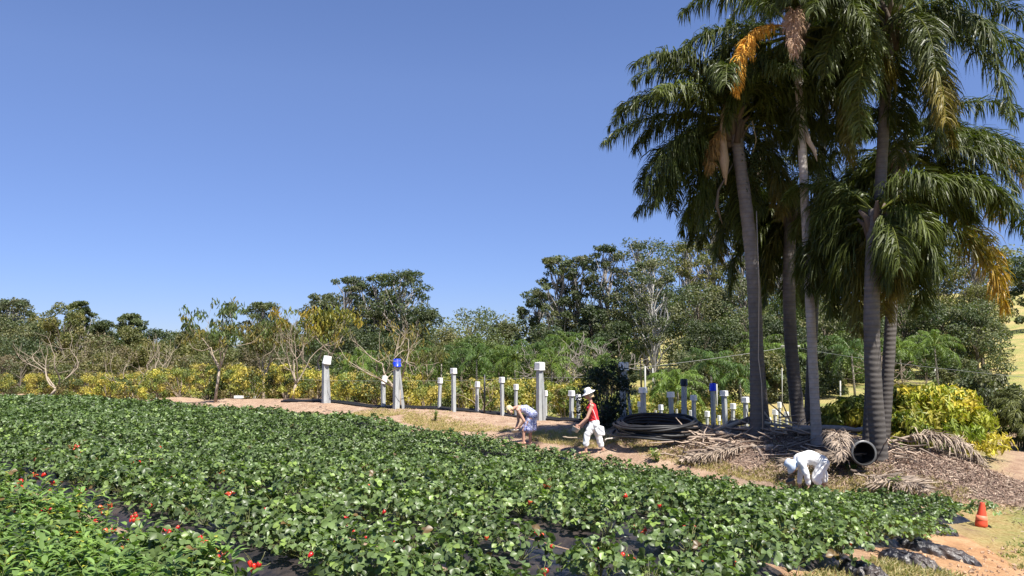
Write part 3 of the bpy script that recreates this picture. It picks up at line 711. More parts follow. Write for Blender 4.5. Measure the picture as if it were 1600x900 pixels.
# ------------------------------------------------------------------ broadleaf trees and shrubs
def branches(mb, r, p, d, L, rad, depth, tips, col, spread=.7, curl=.25, nchild=(2, 4), up=.12, minr=.006):
    K = 5; pts = [p]; dd = d
    for k in range(K - 1):
        dd = nrm(dd + r.normal(0, curl, 3) + np.array([0, 0, up])); pts.append(pts[-1] + dd * L / (K - 1))
    r1 = max(rad * .6, minr)
    tube(mb, pts, np.linspace(rad, r1, K), 6 if rad > .03 else 4, col, False)
    if depth == 0: tips.append((pts[-1], dd)); return
    n = int(r.integers(*nchild))
    for k in range(n):
        i = K - 1 if k == 0 else int(r.integers(2, K))
        nd = nrm(dd + r.normal(0, spread, 3))
        branches(mb, r, np.array(pts[i]), nd, L * r.uniform(.6, .85), r1 * (.95 if k == 0 else .75), depth - 1, tips, col, spread, curl, nchild, up, minr)
        if depth == 1 and r.random() < .3: tips.append((np.array(pts[i]), nd))

def clumps(mb, r, C, rad, n, size, cols, flat=.6, tmpl=LEAF4, droop=0., shell=.5):
    """leaf clumps round centres C (k,3), radius rad (k,)"""
    C = np.asarray(C); k = len(C); K = k * n
    u = nrm(r.normal(size=(K, 3))); q = (shell + (1 - shell) * r.random(K)) ** .6
    cc = np.repeat(C, n, 0); rr = np.repeat(rad, n)
    off = u * (q * rr)[:, None] * np.array([1, 1, flat]); pos = cc + off
    N = nrm(u * .7 + r.normal(0, .6, (K, 3)) + [0, 0, .35]); X, Y, Z = frames(N, r)
    if droop:
        Y = nrm(Y * (1 - droop) + np.array([0, 0, -1.]) * droop); X = nrm(np.cross(Y, Z)); Z = np.cross(X, Y)
    cs = np.array(cols); ci = r.integers(0, len(cs), k); base = np.repeat(cs[ci] * r.uniform(.8, 1.2, (k, 1)), n, 0)
    scat(mb, tmpl, pos, X, Y, Z, size * r.uniform(.6, 1.3, K), base * r.uniform(.7, 1.3, (K, 1)))

GREY = [(.105, .125, .058), (.085, .11, .048), (.14, .145, .068)]
DARK = [(.055, .078, .032), (.068, .09, .037), (.09, .108, .042)]
OLIV = [(.15, .15, .05), (.18, .165, .055), (.115, .13, .045)]
MIDG = [(.085, .125, .032), (.115, .15, .04), (.07, .105, .03)]
BRNG = [(.16, .13, .075), (.14, .13, .065), (.11, .12, .05)]
BRIG = [(.10, .16, .03), (.075, .13, .025), (.13, .17, .04)]
def eucalypt(px, ytop, Y, wpx, label, cols, seed, dens=1.0, trunk=(.34, .31, .28), clear=.35, group=None, name='eucalypt_tree', flat=.55, thick=1.0):
    r = np.random.default_rng(seed); b = onground(px, Y); top = P(px, ytop, Y); H = top[2] - b[2]; W = wpx / FPX * Y / 2
    root = empty(name, b, label, 'tree', group); tr = MB(); K = 8; s = np.linspace(0, 1, K)[:, None]
    lean = r.normal(0, .03, 3) * H; lean[2] = 0
    axis_ = np.array([0, 0, -.3]) + np.array([0, 0, H * .9]) * s + lean * s + np.hstack([r.normal(0, .012 * H, (K, 2)), np.zeros((K, 1))])
    tube(tr, axis_, np.linspace(.02 * H ** .9, .006 * H, K) * thick, 7, trunk, False)
    nc = int(62 * dens); C = []; rad = []
    for k in range(nc):
        h = clear + (1 - clear) * (k + r.random()) / nc; a = r.uniform(0, 6.28)
        env = math.sin(math.pi * min(1, max(0, (h - clear * .75) / (1.08 - clear * .75))) ** .8) ** .7
        q = W * env * math.sqrt(r.uniform(.08, 1)); c = np.array([math.cos(a) * q, math.sin(a) * q, h * H])
        c[2] = min(c[2], H * .97 - .3); h0 = max(.15, h - .12 - .25 * q / W)
        p0 = np.array([np.interp(h0 / .9, s[:, 0], axis_[:, j]) for j in range(3)])
        m = (p0 + c) / 2 + r.normal(0, .03 * H, 3)
        tube(tr, [p0, m, c], [.0055 * H * thick, .004 * H, .0015 * H], 4, trunk, False); C.append(c); rad.append(r.uniform(.06, .145) * H * min(1, W / H * 2.2))
    lf = MB(); n = int(75 * (1 + .2 * (Y > 100))); clumps(lf, r, C, np.array(rad), int(n * 1.5), .0026 * Y + .02, cols, flat, shell=.3)
    tr.build('trunk', M_bark, root); lf.build('crown', M_leaf, root, False); return root
def dense_tree(px, ytop, Y, wpx, label, cols, seed, group=None, name='leafy_tree', n=52, leaf=None, droop=0, low=.12, cat='tree', ybase=None):
    r = np.random.default_rng(seed); b = onground(px, Y); top = P(px, ytop, Y); H = max(top[2] - b[2], 1.); W = wpx / FPX * Y / 2
    root = empty(name, b, label, cat, group); tr = MB(); tube(tr, [[0, 0, -.3], [r.normal(0, .1), 0, H * .4], [0, 0, H * .75]], [.022 * H, .016 * H, .006 * H], 6, (.16, .13, .10), False)
    C = []; rad = []
    for k in range(n):
        a = r.uniform(0, 6.28); h = low + (1 - low) * r.random() ** .8; env = math.sqrt(max(.05, 1 - ((h - .45) / .58) ** 2)); q = W * env * math.sqrt(r.uniform(.15, 1)) * .86
        c = np.array([math.cos(a) * q, math.sin(a) * q, h * H * .93]); C.append(c); rad.append(r.uniform(.16, .3) * min(W, H * .7))
        if k % 3 == 0: tube(tr, [[0, 0, H * max(.15, h * .6)], c * [.5, .5, .9], c], [.007 * H, .005 * H, .002 * H], 4, (.16, .13, .10), False)
    lf = MB(); clumps(lf, r, C, np.array(rad), 165, leaf or (.0025 * Y + .02), cols, .75, droop=droop, shell=.5)
    tr.build('trunk', M_bark, root); lf.build('crown', M_leaf, root, False); return root

# far tree line, left to right
T = [('d', 10, 488, 112, 120, GREY), ('d', 75, 488, 116, 110, OLIV), ('d', 140, 492, 122, 90, GREY), ('d', 190, 508, 126, 90, OLIV), ('d', 255, 514, 140, 100, DARK), ('d', 310, 512, 135, 80, OLIV), ('d', 425, 500, 108, 90, GREY), ('d', 520, 480, 97, 90, GREY), ('d', 605, 470, 94, 120, GREY), ('e', -20, 470, 120, 90, GREY), ('e', 25, 464, 118, 80, GREY), ('d', 60, 500, 105, 90, GREY), ('d', 104, 468, 100, 74, OLIV), ('e', 128, 466, 112, 40, DARK), ('d', 165, 497, 110, 55, DARK),
     ('e', 207, 488, 140, 48, GREY), ('d', 150, 525, 95, 120, BRNG), ('d', 235, 528, 130, 90, OLIV), ('d', 285, 517, 150, 90, GREY), ('d', 20, 525, 85, 130, DARK), ('d', 330, 522, 120, 100, OLIV),
     ('e', 410, 468, 100, 66, GREY), ('d', 448, 503, 120, 60, OLIV), ('d', 370, 540, 90, 100, BRNG), ('e', 505, 455, 95, 66, GREY), ('e', 548, 428, 92, 84, GREY), ('e', 592, 424, 92, 80, DARK),
     ('e', 632, 418, 88, 84, DARK), ('d', 655, 470, 85, 84, DARK), ('d', 560, 500, 80, 120, DARK), ('d', 480, 525, 75, 90, DARK), ('d', 735, 482, 110, 150, GREY), ('d', 690, 515, 80, 110, OLIV), ('d', 620, 520, 78, 90, DARK),
     ('d', 790, 500, 110, 70, GREY), ('d', 745, 520, 75, 90, MIDG), ('e', 838, 452, 80, 60, DARK), ('e', 868, 394, 76, 66, GREY), ('e', 905, 394, 76, 66, GREY), ('e', 948, 378, 74, 66, DARK), ('d', 925, 470, 70, 60, DARK),
     ('e', 1012, 370, 72, 120, GREY), ('d', 1010, 430, 72, 130, GREY), ('e', 1075, 372, 74, 90, OLIV), ('e', 1112, 322, 80, 70, OLIV), ('d', 1090, 440, 68, 120, GREY), ('e', 1160, 338, 78, 90, OLIV), ('d', 1165, 430, 66, 110, GREY),
     ('e', 1225, 360, 80, 100, GREY), ('d', 1235, 450, 66, 110, MIDG), ('e', 1300, 370, 82, 100, OLIV), ('d', 1310, 470, 68, 110, OLIV), ('d', 1385, 470, 72, 110, OLIV), ('e', 1400, 385, 84, 100, GREY),
     ('e', 1460, 350, 80, 100, OLIV), ('d', 1455, 460, 70, 110, OLIV), ('e', 1530, 365, 76, 90, OLIV), ('d', 1520, 470, 64, 100, GREY), ('d', 1607, 385, 100, 60, DARK), ('d', 860, 505, 68, 90, DARK), ('d', 965, 500, 64, 80, DARK), ('d', 1130, 510, 62, 80, GREY)]
WHERE = {'e': 'open-crowned eucalypt', 'd': 'rounded tree'}
T += [('d', 1100, 500, 58, 110, DARK), ('d', 1165, 480, 60, 120, GREY), ('d', 1225, 500, 58, 110, DARK), ('d', 1285, 470, 62, 120, GREY), ('d', 1345, 480, 64, 120, DARK), ('d', 1410, 450, 68, 120, GREY), ('d', 1470, 470, 66, 120, DARK), ('d', 1530, 440, 70, 90, OLIV), ('d', 1265, 540, 50, 90, DARK), ('d', 1195, 550, 49, 90, OLIV)]
for k, (kd, px, yt, Y, w, c) in enumerate(T):
    tone = {id(GREY): 'grey green', id(DARK): 'dark green', id(OLIV): 'olive green', id(MIDG): 'mid green', id(BRNG): 'brownish green'}[id(c)]
    if px < 330: side, grp = 'in the far tree line at left', 'far trees at the left'
    elif px < 700: side, grp = 'in the stand left of centre', 'trees left of centre'
    elif px < 820: side, grp = 'in the low gap of the tree line', 'trees in the low gap'
    elif px < 1200: side, grp = 'in the wood behind the walking woman', 'trees behind the walking woman'
    else: side, grp = 'behind the queen palms', 'trees behind the palms'
    lab = ('tall ' if yt < 450 else '') + '%s %s, %s' % (tone, WHERE[kd], side)
    if kd == 'e': eucalypt(px, yt, Y, w * 1.15, lab, c, 500 + k, 1.15, group=grp, clear=.35 if px < 800 else .25)
    else: dense_tree(px, yt, Y, w * 1.15, lab, c, 500 + k, grp)
# the pale-trunked gum in front of the wood
eucalypt(1020, 400, 58, 95, 'gum tree with a bright white trunk and a forked limb, right of the walking woman', GREY, 811, 1.0, trunk=(.42, .40, .37), clear=.3, thick=.85)
# far woodland behind everything
mb = MB(); r = np.random.default_rng(77); N = 620
x = r.uniform(-190, 190, N); y = r.uniform(165, 230, N); z = G(x, y); C = np.stack([x, y, z + r.uniform(1, 9, N)], -1)
clumps(mb, r, C, r.uniform(3, 5.5, N), 60, .75, GREY + OLIV, .8)
tag(mb.build('distant_woodland', M_leaf, None, False), 'distant grey green woodland closing the view behind the trees', 'woodland', kind='stuff')

# mid-distance undergrowth
U = [(40, 555, 70, 120, BRNG), (140, 550, 68, 110, OLIV), (260, 548, 72, 120, BRNG), (350, 545, 62, 90, OLIV), (420, 540, 60, 100, BRNG), (500, 548, 56, 90, DARK), (590, 545, 58, 100, MIDG), (660, 535, 60, 90, BRIG),
     (720, 530, 60, 90, MIDG), (780, 540, 58, 80, BRIG), (830, 550, 56, 70, MIDG), (880, 545, 55, 70, OLIV), (945, 560, 50, 60, BRNG), (1080, 545, 52, 90, GREY), (1150, 550, 50, 90, OLIV), (1210, 560, 48, 70, GREY), (1300, 520, 60, 90, MIDG), (1360, 530, 62, 90, GREY), (1440, 540, 60, 90, MIDG), (1190, 555, 60, 100, GREY), (1250, 552, 62, 110, OLIV), (1330, 555, 64, 110, MIDG), (1280, 575, 52, 70, OLIV), (1500, 560, 56, 80, GREY), (1110, 560, 60, 90, DARK)]
for k, (px, yt, Y, w, c) in enumerate(U):
    tone = {id(GREY): 'grey green', id(DARK): 'dark green', id(OLIV): 'olive', id(MIDG): 'mid green', id(BRNG): 'brownish', id(BRIG): 'bright green'}[id(c)]
    nx_ = 'left part' if px < 450 else 'middle' if px < 900 else 'right part'
    dense_tree(px, yt, Y, w * 1.3, '%s bushy scrub beyond the yellow hedge, in the %s of the picture' % (tone, nx_), c, 700 + k, 'scrub bushes beyond the yellow hedge', 'scrub_bush', 34, low=.0, cat='bush')

# pale twiggy bushes
def twiggy(px, yt, Y, w, lab, seed, col=(.34, .29, .25)):
    r = np.random.default_rng(seed); b = onground(px, Y); H = P(px, yt, Y)[2] - b[2]; mb = MB(); tips = []
    for k in range(9):
        a = r.uniform(0, 6.28); branches(mb, r, np.array([0, 0, H * .25]), nrm([math.cos(a), math.sin(a), 1.1]), H * .38, .03, 3, tips, col, .6, .2, (2, 4), .1, .012)
    lf = MB(); 
    tube(mb, [[0, 0, -.2], [0, 0, H * .3]], [.06, .05], 6, col); o = mb.build('twiggy_bush', M_stick); o.location = b; tag(o, lab, 'bush')
twiggy(855 + 10, 548, 50, 50, 'pale grey leafless bush left of the walking woman', 1); twiggy(928, 540, 50, 60, 'large pale grey leafless bush behind the walking woman', 2); twiggy(1380, 555, 45, 50, 'brownish grey twiggy bush behind the right palms', 3, (.26, .2, .15))

# small feather palms in the undergrowth
def small_palm(px, yc, Y, L, lab, seed, c=(.12, .18, .035), n=13, th=.06):
    r = np.random.default_rng(seed); b = onground(px, Y); top = P(px, yc, Y) - b; root = empty('young_palm', b, lab, 'palm tree', 'small palms beyond the hedge'); tb = MB()
    tube(tb, [[0, 0, -.2], top * .5, top], [th * 1.3, th, th * .8], 7, (.3, .27, .22)); tb.build('trunk', M_trunk, root); cr = MB()
    for q in range(n):
        u = q / n; f = frond(L * r.uniform(.8, 1.1), q * 2.4 + seed, 1.25 - 1.5 * u, 1.5, seed * 31 + q, tuple(np.array(c) * r.uniform(.8, 1.25)), lmax=.5, dens=.35)
        for v in f.V: pass
        cr.merge(f, Matrix.Translation(Vector(top)))
    cr.build('crown', M_palm, root, False)
SPL = [(1110, 570, 45, 2.0), (1058, 605, 42, 1.9), (1040, 600, 46, 1.6), (835, 555, 52, 2.4), (805, 560, 52, 2.2), (862, 570, 50, 2.2), (920, 545, 55, 2.0), (885, 540, 56, 2.0), (935, 575, 46, 1.6), (1330, 550, 48, 2.0), (1235, 555, 50, 1.8), (1460, 540, 50, 2.0),
       (690, 560, 55, 2.2), (650, 565, 55, 2.2), (560, 570, 52, 2.0), (1155, 590, 44, 1.8), (1000, 545, 60, 2.0), (1405, 545, 55, 2.0), (745, 560, 54, 2.2), (1185, 545, 56, 2.)]
for k, (px, yc, Y, L) in enumerate(SPL):
    near_ = 'above the black-topped post' if 1040 < px < 1130 else 'behind the bending woman' if 780 < px < 870 else 'behind the walking woman' if 870 <= px < 1010 else 'behind the queen palms' if px > 1130 else 'beyond the white-capped posts'
    small_palm(px, yc, Y, L * .95, 'small feathery light green palm %s' % near_, 60 + k, (.12, .18, .035) if k % 3 else (.07, .12, .03))

# yellow leaved hedge behind the posts
YEL = [(.42, .36, .065), (.30, .30, .06), (.17, .21, .05), (.42, .34, .075), (.11, .14, .04), (.20, .16, .06)]
def yshrub(x, y, w, h, seed, label, cols=YEL, group='yellow leaved shrubs in the hedge', leaf=.15, n=26, name='yellow_shrub', per=70):
    r = np.random.default_rng(seed); z = Gs(x, y); root = empty(name, (x, y, z), label, 'shrub', group); st = MB(); C = []; rad = []
    for k in range(n):
        a = r.uniform(0, 6.28); hh = r.uniform(.1, 1) ** .8; q = w / 2 * math.sqrt(max(.1, 1 - max(0, (hh - .35) / .68) ** 2)) * math.sqrt(r.uniform(.1, 1)); c = np.array([math.cos(a) * q, math.sin(a) * q, hh * h * .9]); C.append(c); rad.append(r.uniform(.25, .42) * min(1.1, w / 2.4))
        if k % 2 == 0: tube(st, [[0, 0, -.1], c * .5 + [0, 0, .1], c * [1, 1, 1.05]], [.03, .02, .008], 4, (.28, .22, .16), False)
    lf = MB(); clumps(lf, r, C, np.array(rad), per, leaf, cols, .8, LEAFN if leaf > .2 else LEAF4, .45, .3)
    st.build('stems', M_stick, root); lf.build('foliage', M_leaf, root, False)
r = np.random.default_rng(3); k = 0
for row, (yoff, px0, px1, step) in enumerate([(0, -40, 1300, 40), (5, -40, 1320, 46), (11, -60, 1340, 54)]):
    for px in range(px0, px1, step):
        Yb = np.interp(px, [0, 100, 340, 500, 620, 700, 840, 960, 1100, 1300], [60, 56, 43, 38, 36, 35.5, 35, 38, 41, 43]) + yoff + r.normal(0, .6)
        pp = px + r.normal(0, 9); x = (pp - 800) / FPX * Yb
        ytop = np.interp(pp, [0, 150, 300, 420, 600, 760, 900, 1050, 1300], [588, 585, 572, 565, 588, 590, 605, 625, 632]) + r.normal(0, 5) - row * 3
        z = Gs(x, Yb); h = P(pp, ytop, Yb)[2] - z
        if h < .6: continue
        zn = 'left of the slender leafy-topped tree' if pp < 320 else 'between the leafy-topped tree and the first post' if pp < 500 else 'behind the blue bag post' if pp < 660 else 'behind the thin middle posts' if pp < 790 else 'behind the two women' if pp < 940 else 'behind the pipe coil' if pp < 1095 else 'behind the posts and debris heap'
        yshrub(x, Yb, 2.3 + r.normal(0, .3) + .3 * row, min(h, 3.6), 900 + k, 'yellow green hedge shrub, %s row, %s' % (('front', 'middle', 'back')[row], zn), leaf=.115, n=24, per=115); k += 1
# big yellow bushes at the right
def big_bush(px, ytop, Y, wpx, lab, seed, cols, n=60, leaf=.22, per=90, name='yellow_bush'):
    b = onground(px, Y); h = P(px, ytop, Y)[2] - b[2]; yshrub(b[0], b[1], wpx / FPX * Y, h, seed, lab, cols, None, leaf, n, name, per)
BY = [(.46, .40, .05), (.50, .40, .06), (.32, .34, .05), (.18, .23, .04)]; BG = [(.11, .15, .025), (.2, .22, .03), (.30, .27, .04)]
big_bush(1458, 602, 22.3, 155, 'big yellow leaved bush right of the pipe palm', 31, BY, 70)
big_bush(1400, 596, 22.8, 100, 'green and yellow bush just behind the pipe palm trunk', 32, BG + BY[:2], 55)
big_bush(1425, 640, 21.6, 110, 'low yellow green front bush at the foot of the right palms', 35, BG, 40)
big_bush(1322, 612, 23.5, 85, 'green yellow bush between the pale palm and the pipe palm', 33, BG, 45)
big_bush(1535, 575, 33, 100, 'grey green bush behind the big yellow bush', 34, GREY, 55, .16, 90, 'green_bush')
# cane palm clump at the right edge
def cane(px, yb, Y, seed):
    r = np.random.default_rng(seed); b = onground(px, Y); root = empty('cane_palm', b, 'dense dark arching cane palm clump at the right edge of the picture', 'palm'); m_ = MB(); s_ = MB()
    for k in range(60):
        a = r.uniform(0, 6.28); q = r.uniform(0, .55); o = np.array([math.cos(a) * q, math.sin(a) * q, r.uniform(.2, 1.5)])
        tube(s_, [o * [1, 1, 0], o], [.03, .02], 5, (.2, .2, .08), False)
        m_.merge(frond(r.uniform(1.0, 1.5), a + r.normal(0, .4), r.uniform(.2, 1.2), 1.9, seed * 9 + k, tuple(np.array([.10, .11, .03]) * r.uniform(.6, 1.5)), lmax=.36, dens=.5), Matrix.Translation(Vector(o)))
    s_.build('stems', M_stick, root); m_.build('fronds', M_palm, root, False)
cane(1605, 700, 26, 4)

# orchard trees behind the dirt strip
def orchard(px, yb, Y, hpx, wpx, lab, seed, leaves, lean=0., depth=4, nst=1, col=(.36, .29, .21), lcol=None, lsize=.2, base_h=.18, up=.1, spread=.55):
    r = np.random.default_rng(seed); b = P(px, yb, Y); b[2] = min(b[2], Gs(b[0], b[1]) + .02) if Y < 60 else Gs(b[0], b[1])
    H = hpx / FPX * Y; W = wpx / FPX * Y; root = empty('orchard_tree', b, lab, 'tree'); mb = MB(); tips = []
    p = np.array([lean * H * base_h, 0, H * base_h]); tube(mb, [[0, 0, -.3], p * .5 + r.normal(0, .02, 3), p], [.016 * H + .03, .014 * H + .02, .012 * H + .02], 8, col)
    for k in range(nst + 3):
        a = (k + .5) * 6.28 / (nst + 3) + r.uniform(-.3, .3); d = nrm([math.cos(a) * W / H * 1.3, math.sin(a) * W / H * .8, .9 + (k == 0) * 1.5])
        branches(mb, r, p, d, H * .36, .009 * H + .008, depth - 1, tips, col, spread, .17, (2, 4), up, .006)
    allp = np.array([t[0] for t in tips]); hi = allp[:, 2].max(); s = min(1.25, H / hi); s2 = min(1.3, W / 2 / max(.1, np.percentile(np.abs(allp[:, 0]), 92)))
    for V in mb.V: V[:, 2] *= s; V[:, 0] *= s2
    allp = allp * [s2, 1, s]
    mb.build('trunk', M_stick, root)
    if leaves > 0:
        idx = r.permutation(len(allp))
        w = allp[:, 2] / allp[:, 2].max(); pr = [i for i in idx if r.random() < leaves * (w[i] ** 2 * 1.4)]
        if pr:
            lf = MB(); clumps(lf, r, allp[pr], np.full(len(pr), .34), 20 if leaves > .5 else 12, lsize, lcol or [(.10, .14, .04), (.07, .10, .03), (.10, .13, .04), (.22, .19, .04)], .9, LEAFN, .6, .1); lf.build('leaves', M_leaf, root, False)
orchard(72, 613, 55, 120, 160, 'bare spreading orchard tree leaning right, at the left end of the hedge', 11, .02, .55)
orchard(208, 614, 52, 95, 120, 'bare low-branched orchard tree between the leaning one and the leafy one', 12, .02)
orchard(240, 600, 54, 112, 50, 'thin bare sapling with two long shoots above the hedge', 22, .0, depth=3)
orchard(336, 619, 39, 162, 100, 'slender orchard tree with a leafy top, standing free on the dirt strip', 13, 1.0, .1, 4, lsize=.26, base_h=.45, up=.22)
orchard(412, 600, 44, 135, 60, 'small leafy-topped tree just right of the free-standing leafy tree', 14, .9, lsize=.25, base_h=.55, up=.25, lcol=[(.10, .11, .03), (.2, .16, .035)])
orchard(458, 620, 37, 140, 130, 'gnarled bare orchard tree left of the post with the tipped bucket', 15, .06, .2)
orchard(500, 600, 40, 150, 100, 'yellow green leafed tree behind the post with the tipped bucket', 16, 1.0, lcol=[(.22, .2, .03), (.12, .14, .03), (.3, .22, .04)], lsize=.27, base_h=.4, up=.2)
orchard(626, 637, 31.5, 150, 150, 'half bare orchard tree growing behind the blue-topped post', 17, .35, -.1, lcol=[(.16, .15, .03), (.25, .2, .04)], lsize=.2)
orchard(655, 600, 40, 125, 70, 'leafy olive orchard tree right of the blue-topped post', 18, .8, lcol=[(.15, .14, .03), (.10, .11, .03)], lsize=.24)
orchard(752, 620, 33, 62, 60, 'small bare branching tree behind the middle posts', 19, .0, depth=3)
# dark shrub behind the walking woman
def dark_shrub():
    b = P(948, 668, 23.6); b[2] = Gs(b[0], b[1]); root = empty('dark_shrub', b, 'dense dark glossy-leaved shrub with yellow tip leaves, behind the walking woman', 'shrub'); r = np.random.default_rng(6)
    C = []; 
    for k in range(80):
        h = r.random(); q = .85 * math.sqrt(max(.08, 1 - ((h - .5) / .58) ** 2)) * math.sqrt(r.uniform(.1, 1)); a = r.uniform(0, 6.28); C.append([math.cos(a) * q - .12 + .3 * (h - .5), math.sin(a) * q * .8, .15 + h * 1.62])
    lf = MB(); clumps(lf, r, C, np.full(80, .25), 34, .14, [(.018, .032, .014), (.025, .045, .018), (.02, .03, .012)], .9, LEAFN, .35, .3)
    C2 = np.array([[.0, -.1, 1.95], [.15, 0, 1.85], [-.15, -.1, 1.85], [-.05, -.2, 2.05]]); clumps(lf, r, C2, np.full(4, .16), 16, .13, [(.3, .3, .05), (.2, .26, .05)], .8, LEAFN, .2, .2)
    st = MB(); [tube(st, [[0, 0, -.1], np.array(c) * .5, c], [.035, .02, .006], 5, (.15, .12, .1), False) for c in C[::6]]
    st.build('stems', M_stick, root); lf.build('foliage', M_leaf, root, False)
dark_shrub()

# ------------------------------------------------------------------ posts
def post(px, yt, yb, wpx, Y, cap, lab, brace=0, tilt=0.):
    top = P(px, yt, Y); bot = P(px, yb, Y); zb = min(bot[2], Gs(top[0], Y) ); S = Y / FPX; w = wpx * S; x = bot[0]
    root = empty('orchard_post', (x, Y, zb), lab, 'post', 'capped posts beyond the dirt strip')
    rz = R(43); rot = np.array(Matrix.Rotation(rz, 3, 'Z')); caph = {'w': 8.5, 'b': 12, 'k': 11, 'n': 0, 'W': 13, 'B': 11, 't': 13}[cap] * S
    if wpx >= 11: caph = max(caph, 12.5 * S)
    H = top[2] - zb; hp = H - caph * .55; bw = w * .72
    m_ = MB(); root.rotation_euler = (R(float(rng.normal(0, .8))), R(float(rng.normal(0, 1.1))), 0)
    # angle-section post: two boards meeting at a corner
    box(m_, [0, 0, hp / 2 - .1], [bw, bw * .75, hp + .2], rot=rot); m_.build('shaft', M_wood, root, False)
    if brace:
        bb = MB(); d = brace * S; L = hp * .92
        V = np.array([[bw * .35, -.03, L], [bw * .35 + .05, -.03, L], [d, -.03, -.1], [d - .11, -.03, -.1]]); V2 = V + [0, .07, 0]
        bb.add(np.vstack([V, V2]), np.array([[3, 2, 1, 0], [4, 5, 6, 7], [0, 1, 5, 4], [1, 2, 6, 5], [2, 3, 7, 6], [3, 0, 4, 7]])); bb.build('brace', M_wood, root, False)
    if cap != 'n':
        c_ = MB(); n = 14 if cap in 'bkBt' else 4; rr = w * .62
        T_ = Matrix.Translation((0, 0, hp - caph * .35)) @ Matrix.Rotation(rz + (R(45) if n == 4 else 0), 4, 'Z')
        if cap in 'Wt': T_ = Matrix.Translation((w * .12, 0, hp - caph * .3)) @ Matrix.Rotation(R(10), 4, 'Y') @ Matrix.Rotation(rz, 4, 'Z'); n = 14; rr = w * .58
        f = 1.13 if n == 4 else .95
        prof = [(rr * f * .9, caph * .02), (rr * f, 0), (rr * f, caph * .1), (rr * f * .96, caph * .12), (rr * f * .93, caph * .9), (rr * f * .87, caph * .98), (rr * f * .3, caph)]
        lathe(c_, prof, n, M=T_)
        if cap == 'B':
            for V in c_.V: V += np.stack([noise(V[:, 0] * 40, V[:, 2] * 40, 1, 1), noise(V[:, 1] * 40, V[:, 2] * 40, 1, 2), noise(V[:, 0] * 40, V[:, 1] * 40, 1, 3)], -1) * .035
        c_.build('cap', {'w': M_pale, 'W': M_pale, 't': M_pale, 'b': M_blue, 'B': M_blue, 'k': M_blackcap}[cap], root, cap != 'w')
    return root
POSTS = [(508, 558, 628, 12, 33, 't', 'leftmost tall grey post with a tipped white bucket on top', 9), (599, 589, 635, 8, 31.5, 'W', 'short grey post with a rounded white cap left of the blue-topped post', 0),
 (619, 562, 638, 12, 30.5, 'B', 'wide grey braced post topped with a crumpled blue bag, left of centre', 14), (686, 591, 640, 6, 30, 'w', 'thin grey post with white cap, first right of the blue bag post', 0),
 (709, 576, 642, 8, 29, 'w', 'tall grey post with wide white cap, second right of the blue bag post', 0), (745, 597, 645, 6, 29, 'w', 'thin white-capped post beside the dark pole', 0),
 (785, 590, 648, 7, 28.3, 'w', 'white-capped post just left of the bending woman', 0), (806, 601, 651, 6, 28.2, 'w', 'white-capped post behind the head of the bending woman', 0),
 (843, 567, 656, 12, 27, 'w', 'tall thick braced post with white cap, just right of the bending woman', 11), (853, 611, 656, 5, 29.5, 'w', 'small white-capped post peeking out right of the thick braced post', 0),
 (893, 611, 658, 8, 27, 'w', 'white-capped post just left of the walking woman', 0), (904, 617, 658, 7, 26.6, 'w', 'white-capped post half hidden in front of the face of the walking woman', 0),
 (973, 567, 660, 12, 25, 'w', 'tall thick braced post with white cap, behind the dark shrub', 17), (1000, 628, 660, 6, 32, 'w', 'low white-capped post left of the first tall one behind the coil', 0),
 (1006, 606, 662, 10, 28, 'w', 'tall white-capped post rising behind the left part of the pipe coil', 0), (1034, 633, 660, 6, 33, 'w', 'short white-capped post above the middle of the pipe coil', 0),
 (1024, 641, 660, 4, 36, 'n', 'bare grey stub post without a cap above the pipe coil', 0), (1050, 613, 664, 9, 29, 'w', 'white-capped post left of the black-topped post', 0),
 (1057, 639, 664, 4, 36, 'n', 'capless grey stub beside the black-topped post', 0), (1069, 593, 664, 10, 27, 'k', 'tall post with a black cap', 0), (1081, 642, 668, 5, 35, 'w', 'tiny white-capped post right of the black-topped post', 0),
 (1085, 618, 668, 8, 28, 'w', 'white-capped post between the black-topped and the blue-topped posts', 0), (1105, 643, 669, 6, 34, 'w', 'small low white-capped post just left of the blue bucket post', 0),
 (1115, 600, 670, 9, 28, 'b', 'tall post topped with a blue bucket, above the debris heap', 0), (1124, 650, 670, 4, 36, 'w', 'tiny white-capped post between the blue bucket post and its tall neighbour', 0),
 (1133, 611, 673, 10, 27, 'w', 'tall white-capped post right of the blue bucket post', 0), (1145, 631, 672, 7, 31, 'w', 'medium white-capped post second right of the blue bucket post', 0), (1166, 621, 674, 9, 28, 'w', 'white-capped post touching the left side of the thick palm trunk', 0),
 (1197, 625, 672, 5, 36, 'w', 'white cap peeping out between the two left palm trunks', 0), (1212, 640, 675, 7, 33, 'w', 'first small white-capped post right of the two left palm trunks', 0), (1219, 629, 676, 5, 36, 'w', 'thin taller white-capped post in the group between the palm trunks', 0),
 (1229, 644, 676, 6, 35, 'w', 'low white-capped post in the middle of the group between the palm trunks', 0), (1244, 633, 678, 8, 31, 'w', 'white-capped post touching the left side of the back palm trunk', 0), (1267, 644, 678, 5, 33, 'b', 'small post with a blue cap half hidden by the slender palm', 0),
 (1288, 639, 680, 8, 29, 'w', 'white-capped post just right of the slender pale palm', 0), (1203, 653, 672, 4, 38, 'w', 'lowest tiny white-capped post behind the heap', 0)]
for p in POSTS: post(*p[:7], brace=p[7])
def stake(px, yt, yb, Y, rad, mat, lab, cat='pole', name='pole'):
    t = P(px, yt, Y); b = P(px, yb, Y); b[2] = min(b[2], Gs(b[0], Y)); mb = MB(); tube(mb, [b * 0 + [0, 0, -.1], (t - b) * .5 + [.004, 0, 0], t - b], [rad, rad, rad * .9], 8); o = mb.build(name, mat); o.location = b; tag(o, lab, cat)
stake(757, 585, 648, 28.6, .035, M_blackcap, 'thin dark upright pole between two white-capped posts')
